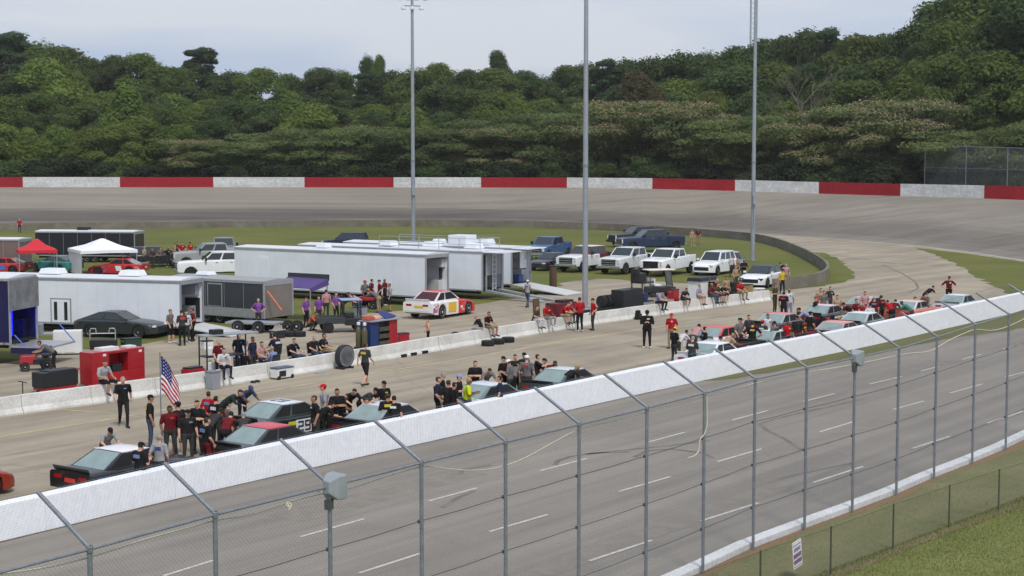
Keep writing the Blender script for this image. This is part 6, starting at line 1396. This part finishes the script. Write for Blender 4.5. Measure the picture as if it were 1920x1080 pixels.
# blue and red pit cart with gas bottles
t = thing('pit_cart', 'blue and red pit cart with gas bottles and a blue chair on top', 'pit cart', at(700, 656), TH, GG)
MB().box((-.35, 0, .8), (.62, .85, 1.3)).build('blue_side', m_bluep, t, bev=.02); MB().box((.35, .1, .8), (.8, .65, 1.3)).build('centre_bay', m_tblk, t); MB().box((1.05, 0, .8), (.6, .85, 1.3)).build('red_side', m_tred, t, bev=.02)
for z in (.35, .7, 1.05): MB().box((.35, -.22, z), (.78, .5, .2)).build('drawer', M('drawer_mix', (96, 84, 66), .6, 0, .4, 5, c2=(46, 60, 50)), t)
MB().box((.35, -.1, 1.49), (2.1, .9, .05)).build('work_top', m_tgrey, t)
for y in (-.22, .18): MB().lathe([(.12, .1), (.15, .14), (.15, 1.02), (.08, 1.2), (.05, 1.22), (.05, 1.32)], 12, 'Z', (-.88, y, 0)).build('gas_bottle', M('olive_bottle', (82, 78, 56), .5, 0, .1, 3), t, True)
for y in (-.22, .18): MB().lathe([(.07, 1.3), (.09, 1.32), (.09, 1.44), (.05, 1.46)], 10, 'Z', (-.88, y, 0)).build('bottle_cap', m_wbox, t)
MB().box((-.35, 0, 1.62), (.55, .5, .2), top=(.8, .8)).build('orange_bag', M('orange_cloth', (168, 78, 56), .8), t, bev=.05); MB().box((.2, .05, 1.6), (.4, .4, .16)).build('pale_bag', M('salmon_cloth', (214, 170, 150), .8), t, bev=.04)
MB().add([(.6, -.3, 1.55), (1.4, -.3, 1.62), (1.35, .3, 1.8), (.6, .3, 1.9), (.6, -.3, 1.5), (1.4, -.3, 1.57), (1.35, .3, 1.75), (.6, .3, 1.85)], [(0, 1, 2, 3), (7, 6, 5, 4), (0, 4, 5, 1), (1, 5, 6, 2), (2, 6, 7, 3), (3, 7, 4, 0)]).build('folded_chair', M('blue_cloth', (48, 58, 116), .8), t); casters(t, 2.2, .8, .12)
# grey flatbed cart
t = thing('utility_cart', 'dark grey utility vehicle with open bed parked behind the blue and red cart', 'utility vehicle', at(640, 622), rad(14), GG)
MB().box((-.6, 0, .68), (1.5, 1.3, .36)).build('bed', m_tdark, t, bev=.03); MB().box((-.6, 0, .865), (1.35, 1.15, .02)).build('bed_liner', m_dark, t); MB().box((.75, 0, .6), (1.2, 1.3, .4)).build('front_body', m_tblk, t, bev=.05); MB().box((.4, 0, .95), (.5, 1.1, .3)).build('seat', m_tblk, t, bev=.05)
for x in (.05, 1.0):
    for y in (-.6, .6): MB().tube([(x, y, .8), (x * .95 + .02, y * .95, 1.75)], .03, 6).build('roll_bar', m_tblk, t)
MB().box((.5, 0, 1.78), (1.15, 1.25, .05)).build('roof', M('blue_grey_roof', (140, 150, 186), .4), t, bev=.02)
for x in (-.8, .95):
    for y in (-.55, .55): wheel('truckd', t, x, y, scale=.75)
# red quad
t = thing('quad_bike', 'red quad bike behind the grey utility vehicle', 'quad bike', at(690, 578), rad(160), GG)
MB().box((.1, 0, .62), (1.1, .42, .26), top=(.8, .7)).build('body', m_tred, t, bev=.06); MB().box((-.25, 0, .82), (.65, .3, .12)).build('seat', m_tblk, t, bev=.05)
for x in (.6, -.6):
    for y in (-.42, .42): MB().box((x, y, .68), (.55, .3, .06), ry=.1).build('mudguard', m_tred, t, bev=.02); wheel('car', t, x, y, scale=.85)
MB().tube([(.35, 0, .7), (.22, 0, 1.0)], .025, 6).build('steering_post', m_tblk, t); MB().tube([(.2, -.36, 1.02), (.24, 0, 1.0), (.2, .36, 1.02)], .02, 6).build('handlebar', m_tblk, t)
# loose tyres
def tyre(px, py, label, flat=True, kind='race', rz=0, z=0, pos=None):
    p = pos or at(px, py); t = thing('loose_tyre', label, 'tyre', (p[0], p[1], z), rz, 'loose tyres in the pits'); ty, ri = WM[kind]
    o = link('tyre', ty, t); r = link('rim', ri, t)
    for q in (o, r):
        if flat: q.rotation_euler = (math.pi / 2, 0, 0); q.location = (0, 0, .135)
        else: q.location = (0, 0, .335)
    return t
for k, (px, dz) in enumerate(((893, 0), (912, 0), (931, 0))): 
    p = pw(px).xy + NEAR * .75; tyre(0, 0, ('black tyre lying below the seated couple, furthest from the red shirts', 'black tyre lying below the seated couple, middle of three', 'black tyre lying below the seated couple, closest to the red shirts')[k], pos=(p.x, p.y, 0))
p = pw(880).xy - NEAR * .9; tyre(0, 0, 'black tyre standing behind the pit wall beside the seated couple', False, pos=(p.x, p.y, 0), rz=TH)
for k, (px, py) in enumerate(((541, 623), (558, 623))): tyre(px, py, ('spare wheel standing by the charcoal trailer next to the orange strut', 'spare wheel standing by the charcoal trailer next to the crouching person')[k], False, 'whitewheel', rad(-20))
for k, (px, py) in enumerate(((543, 631), (562, 631))): tyre(px, py, ('black tyre lying in front of the spare wheels, charcoal trailer side', 'black tyre lying in front of the spare wheels, awning side')[k])
# small flatbed trailer beside the charcoal trailer
t = thing('flatbed_trailer', 'low flatbed trailer with worn wheels in front of the charcoal trailer', 'trailer', at(478, 622), rad(-14), GG)
MB().box((0, 0, .52), (3.0, 1.2, .1)).build('deck', m_tgrey, t); MB().tube([(1.5, 0, .45), (2.2, 0, .4)], .04, 6).build('tow_bar', m_tblk, t)
for x in (-.7, .5):
    for y in (-.7, .7): wheel('trailer', t, x, y, scale=.95)
# black pit cart, tyre rack and golf cart behind the pit wall
t = thing('pit_box', 'tall black pit box with shelves standing behind the pit wall next to the pole', 'pit box', at(1184, 588), TH, GG)
MB().box((-.5, 0, .85), (2.2, .9, 1.4)).build('main_box', m_tblk, t, bev=.03); MB().box((1.25, 0, .45), (1.3, .9, .55)).build('lower_box', m_tblk, t, bev=.02); MB().box((1.25, -.46, .5), (1.2, .02, .3)).build('steel_front', m_alu, t)
MB().box((1.25, 0, 1.85), (1.3, .9, .08)).build('upper_shelf', m_tblk, t); MB().box((.95, .1, 2.15), (.9, .6, .55)).build('stacked_case', m_tblk, t, bev=.02); MB().box((.6, .1, 2.55), (.4, .4, .3)).build('monitor', m_tblk, t)
for x in (.65, 1.85): MB().box((x, .4, 1.28), (.06, .06, 1.1)).build('upright', m_tblk, t)
MB().box((1.5, .1, .95), (.5, .4, .4)).build('case', m_bluep, t); casters(t, 3.4, .8, .12)
p = g2(1137, 592); t = thing('tyre_stand', 'dark tyre stand holding tyres between the pole and black pit box', 'tyre rack', (p.x, p.y, 0), TH, GG); MB().box((0, 0, .3), (1.6, .8, .5)).build('base', m_tblk, t)
for x in (-.5, .0, .5): o = link('tyre', WM['race'][0], t, (x, 0, .9)); o.scale = (1.1, 1, 1.1); o.rotation_euler = (0, 0, math.pi / 2); link('rim', WM['race'][1], o)
p = g2(1052, 611); t = thing('crew_cart', 'dark red pit cart behind the row of red shirts', 'pit cart', (p.x, p.y, 0), TH, GG); MB().box((0, 0, .75), (2.0, .8, 1.2)).build('box', M('maroon_cart', (96, 24, 32), .5, 0, .1, 2), t, bev=.03); MB().box((.3, 0, 1.42), (1.0, .6, .12)).build('top_tray', m_tblk, t); casters(t, 1.8, .7)
p = g2(1006, 617); t = thing('wooden_board', 'tall brown board leaning behind the pit wall beside the red shirts', 'board', (p.x, p.y, 0), TH, GG); MB().box((0, 0, .85), (.55, .08, 1.7), rx=-.06).build('board', M('brown_board', (92, 74, 54), .8, 0, .2, 4), t); MB().box((0, .25, .6), (.08, .06, 1.3), rx=.35).build('prop', M('brown_board', BLACK), t)
t = thing('wooden_post', 'brown upright barrel post behind the ramps by the parked pickups', 'post', at(1037, 541), 0, GG); MB().lathe([(.24, 0), (.27, .3), (.27, 1.2), (.25, 1.6)], 12).build('barrel', M('brown_barrel', (84, 62, 46), .7, 0, .15, 3), t, True); MB().lathe([(.26, 1.6), (.28, 1.61), (.28, 1.66), (.1, 1.7)], 12).build('lid', m_tblk, t)
t = thing('golf_cart', 'small golf cart with white roof behind the black pit box', 'golf cart', at(1237, 556), rad(20), GG)
MB().box((0, 0, .5), (2.1, 1.1, .4), top=(.92, .95)).build('body', m_tblk, t, bev=.06); MB().box((-.35, 0, .82), (.5, 1.0, .14)).build('seat', m_wbox, t, bev=.04); MB().box((-.62, 0, 1.05), (.12, 1.0, .45)).build('seat_back', m_wbox, t, bev=.04); MB().box((-.1, 0, 1.86), (2.0, 1.15, .07)).build('roof', M('cream_roof', (222, 216, 204), .5), t, bev=.03)
for x, dx in ((-.95, -.02), (.75, -.2)):
    for y in (-.5, .5): MB().tube([(x, y, .7), (x + dx, y, 1.84)], .025, 6).build('roof_post', m_tblk, t)
MB().add([(.78, -.5, .75), (.78, .5, .75), (.6, .5, 1.75), (.6, -.5, 1.75), (.76, -.5, .75), (.76, .5, .75), (.58, .5, 1.75), (.58, -.5, 1.75)], [(0, 1, 2, 3), (7, 6, 5, 4), (0, 4, 5, 1), (1, 5, 6, 2), (2, 6, 7, 3), (3, 7, 4, 0)]).build('windscreen', m_pglass, t)
for x in (-.75, .75):
    for y in (-.5, .5): wheel('car', t, x, y, scale=.65)
# white cart with dark top, near the end of the wall
t = thing('pit_cabinet', 'white pit cabinet with black top behind the sitting people', 'cabinet', at(1316, 570), TH, GG); MB().box((0, 0, .85), (2.0, .9, 1.4)).build('cabinet', m_wbox, t, bev=.02); MB().box((0, 0, 1.66), (2.2, 1.05, .22), top=(.96, .9)).build('black_top', m_tblk, t, bev=.03); MB().box((.45, -.46, .85), (.9, .02, 1.2)).build('open_bay', m_dark, t); casters(t, 1.8, .8)
t = thing('wheel_stack', 'stacked tyres with tan trim behind the end of the pit wall', 'tyre stack', at(1376, 560), TH, GG)
for k in range(4): o = link('tyre', WM['race'][0], t, (0, 0, .14 + k * .28)); o.rotation_euler = (math.pi / 2, 0, k); link('rim', WM['race'][1], o)
for k in range(3): o = link('tyre', WM['race'][0], t, (.75, .1, .14 + k * .28)); o.rotation_euler = (math.pi / 2, 0, k); link('rim', WM['race'][1], o)
t = thing('side_table', 'small white pedestal table at the end of the pit wall', 'table', at(1423, 561), TH, GG); MB().lathe([(.30, .70), (.42, .70), (.42, .75), (.05, .76)], 14).build('table_top', m_wbox, t); MB().tube([(0, 0, .02), (0, 0, .7)], .07, 10).build('pedestal', m_wbox, t); MB().lathe([(.24, 0), (.24, .03), (.07, .06)], 12).build('base', m_wbox, t)
t = thing('red_bag', 'dark red bag resting on top of the pit wall by the navy T-shirt', 'bag', (*(pw(1275).xy - NEAR * .24), PWH), TH, GG); MB().box((0, 0, .11), (.4, .22, .2), top=(.8, .7)).build('bag', cloth((120, 24, 36)), t, bev=.05); MB().tube([(-.1, 0, .2), (0, 0, .3), (.1, 0, .2)], .012, 6).build('strap', m_tblk, t)
p = pw(1188).xy + NEAR * .3; t = thing('backpack', 'black backpack on the ground against the pit wall by the driving suit', 'bag', (p.x, p.y, 0), TH, GG); MB().box((0, 0, .28), (.4, .3, .56), top=(.75, .7)).build('pack', cloth((34, 32, 34)), t, bev=.07); MB().box((0, -.17, .22), (.28, .08, .26)).build('pocket', cloth((52, 48, 48)), t, bev=.03)
# folding chairs under the seated people
mch = m_tblk
for o in [o for o in bpy.data.objects if o.name.startswith('person') and o.data is PM['chair'][0]]:
    lb = 'folding chair under the ' + o['label'].replace('person in ', '').replace('broad ', '').split(' seated')[0]
    c = thing('folding_chair', lb, 'chair', o.location, o.rotation_euler.z, 'folding chairs behind the pit wall')
    MB().box((.05, 0, .40), (.46, .46, .05)).build('seat', mch, c, bev=.01); MB().box((-.26, 0, .72), (.04, .46, .5), ry=-.15).build('backrest', mch, c, bev=.01)
    for x in (-.16, .25):
        for y in (-.21, .21): MB().tube([(x, y, .4), (x * 1.15, y, 0)], .015, 6).build('leg', m_alu, c)
# flag
p = G(303, 838); t = thing('flag', 'American flag hanging on a pole among the people in black T-shirts', 'flag', (p.x, p.y, 0), rad(-5), None)
zt = 3.12
MB().tube([(0, 0, 0), (0, 0, zt)], .02, 8).build('pole', m_galv, t); MB().lathe([(.01, zt), (.04, zt + .03), (.01, zt + .07)], 10).build('finial', M('gold_finial', (190, 150, 60), .3, .7), t)
mb = MB(); nu, nv = 26, 39; fw, fh = 1.62, 1.15
def fp(i, j):                                 # limp cloth: fly end drops, folds run down
    u, v = i / nu, j / nv; drop = .98 * u * fw * .80; x = .03 + .78 * u ** .8 * (1 - .1 * v) ; y = .07 * math.sin(u * 9 + v * 1.5) * (0.3 + u) + .03 * math.sin(v * 6)
    return V((x - .20 * u * (1 - v) * u, y, zt - .06 - v * fh * (1 - .25 * u) - drop * (1 - .15 * (1 - v))))
gv = [fp(i, j) for j in range(nv + 1) for i in range(nu + 1)]; ff_ = []; fm = []
for j in range(nv):
    for i in range(nu):
        a = j * (nu + 1) + i; ff_.append((a, a + 1, a + nu + 2, a + nu + 1)); st_ = j // 3
        if i < nu * .4 and st_ < 7: fm.append(2 if not ((i % 2 == 1) and (j % 4 == 1)) else 1)
        else: fm.append(0 if st_ % 2 == 0 else 1)
mb.v = [tuple(v) for v in gv]; mb.f = ff_; mb.m = fm
mb.build('cloth', [cloth((176, 30, 48)), cloth((214, 212, 216)), cloth((44, 48, 104))], t, smooth=True)

# ------------------------------------------------------------------ clutter in the paddock
random.seed(44)
CLUT = [('storage_bin', 'black storage bin on the ground in front of the charcoal trailer', 520, 634, (.7, .45, .4), m_tblk), ('storage_bin', 'blue storage bin on the ground by the awning leg', 604, 606, (.6, .4, .4), m_bluep), ('storage_bin', 'grey storage bin behind the grey utility vehicle', 676, 590, (.8, .5, .45), m_tgrey), ('fuel_crate', 'red crate beside the blue and red pit cart', 754, 640, (.6, .45, .4), m_tred),
        ('storage_bin', 'dark green bin in front of the charcoal coupe', 246, 652, (.9, .5, .45), M('green_bin', (40, 64, 50), .6)), ('storage_bin', 'black bin behind the red cabinet', 172, 690, (.9, .5, .6), m_tblk), ('storage_bin', 'white box by the trailer ramp', 388, 655, (.5, .4, .4), m_wbox), ('storage_bin', 'black case at the foot of the wheeled rack', 455, 690, (.7, .45, .5), m_tblk), ('storage_bin', 'black case beside the red shirts cart', 1094, 603, (.8, .5, .7), m_tblk), ('storage_bin', 'red case under the golf cart nose', 1262, 560, (.7, .5, .6), m_tred), ('storage_bin', 'black case behind the sitting row', 1352, 566, (.9, .6, .9), m_tblk), ('storage_bin', 'tan and black case behind the sitting row', 1400, 553, (.8, .6, .7), M('tan_case', (150, 120, 70), .7))]
for nm, lb, px, py, d, m in CLUT:
    t = thing(nm, lb, 'bin', at(px, py), TH + random.uniform(-.3, .3), 'bins and cases around the paddock')
    MB().box((0, 0, d[2] / 2), d, top=(1.05, 1.05)).build('tub', m, t, bev=.03); MB().box((0, 0, d[2] + .03), (d[0] * 1.09, d[1] * 1.09, .05)).build('lid', m_tblk if m is not m_tblk else m_tgrey, t, bev=.015)
    for s in (-1, 1): MB().box((s * d[0] * .535, 0, d[2] * .8), (.03, .16, .04)).build('handle', m_tgrey, t)

# ------------------------------------------------------------------ thin summer haze
hz = bpy.data.materials.new('haze_air'); hz.use_nodes = True; t = hz.node_tree; t.nodes.clear()
o_ = t.nodes.new('ShaderNodeOutputMaterial'); v_ = t.nodes.new('ShaderNodeVolumePrincipled'); v_.inputs['Density'].default_value = .00014; v_.inputs['Color'].default_value = (1, .99, .97, 1); v_.inputs['Anisotropy'].default_value = .2
t.links.new(v_.outputs[0], o_.inputs['Volume'])
tag(MB().box((0, 1400, 55.4), (5040, 4040, 113.2)).build('haze', hz), 'thin pale summer haze over the whole track', 'haze', kind='stuff')
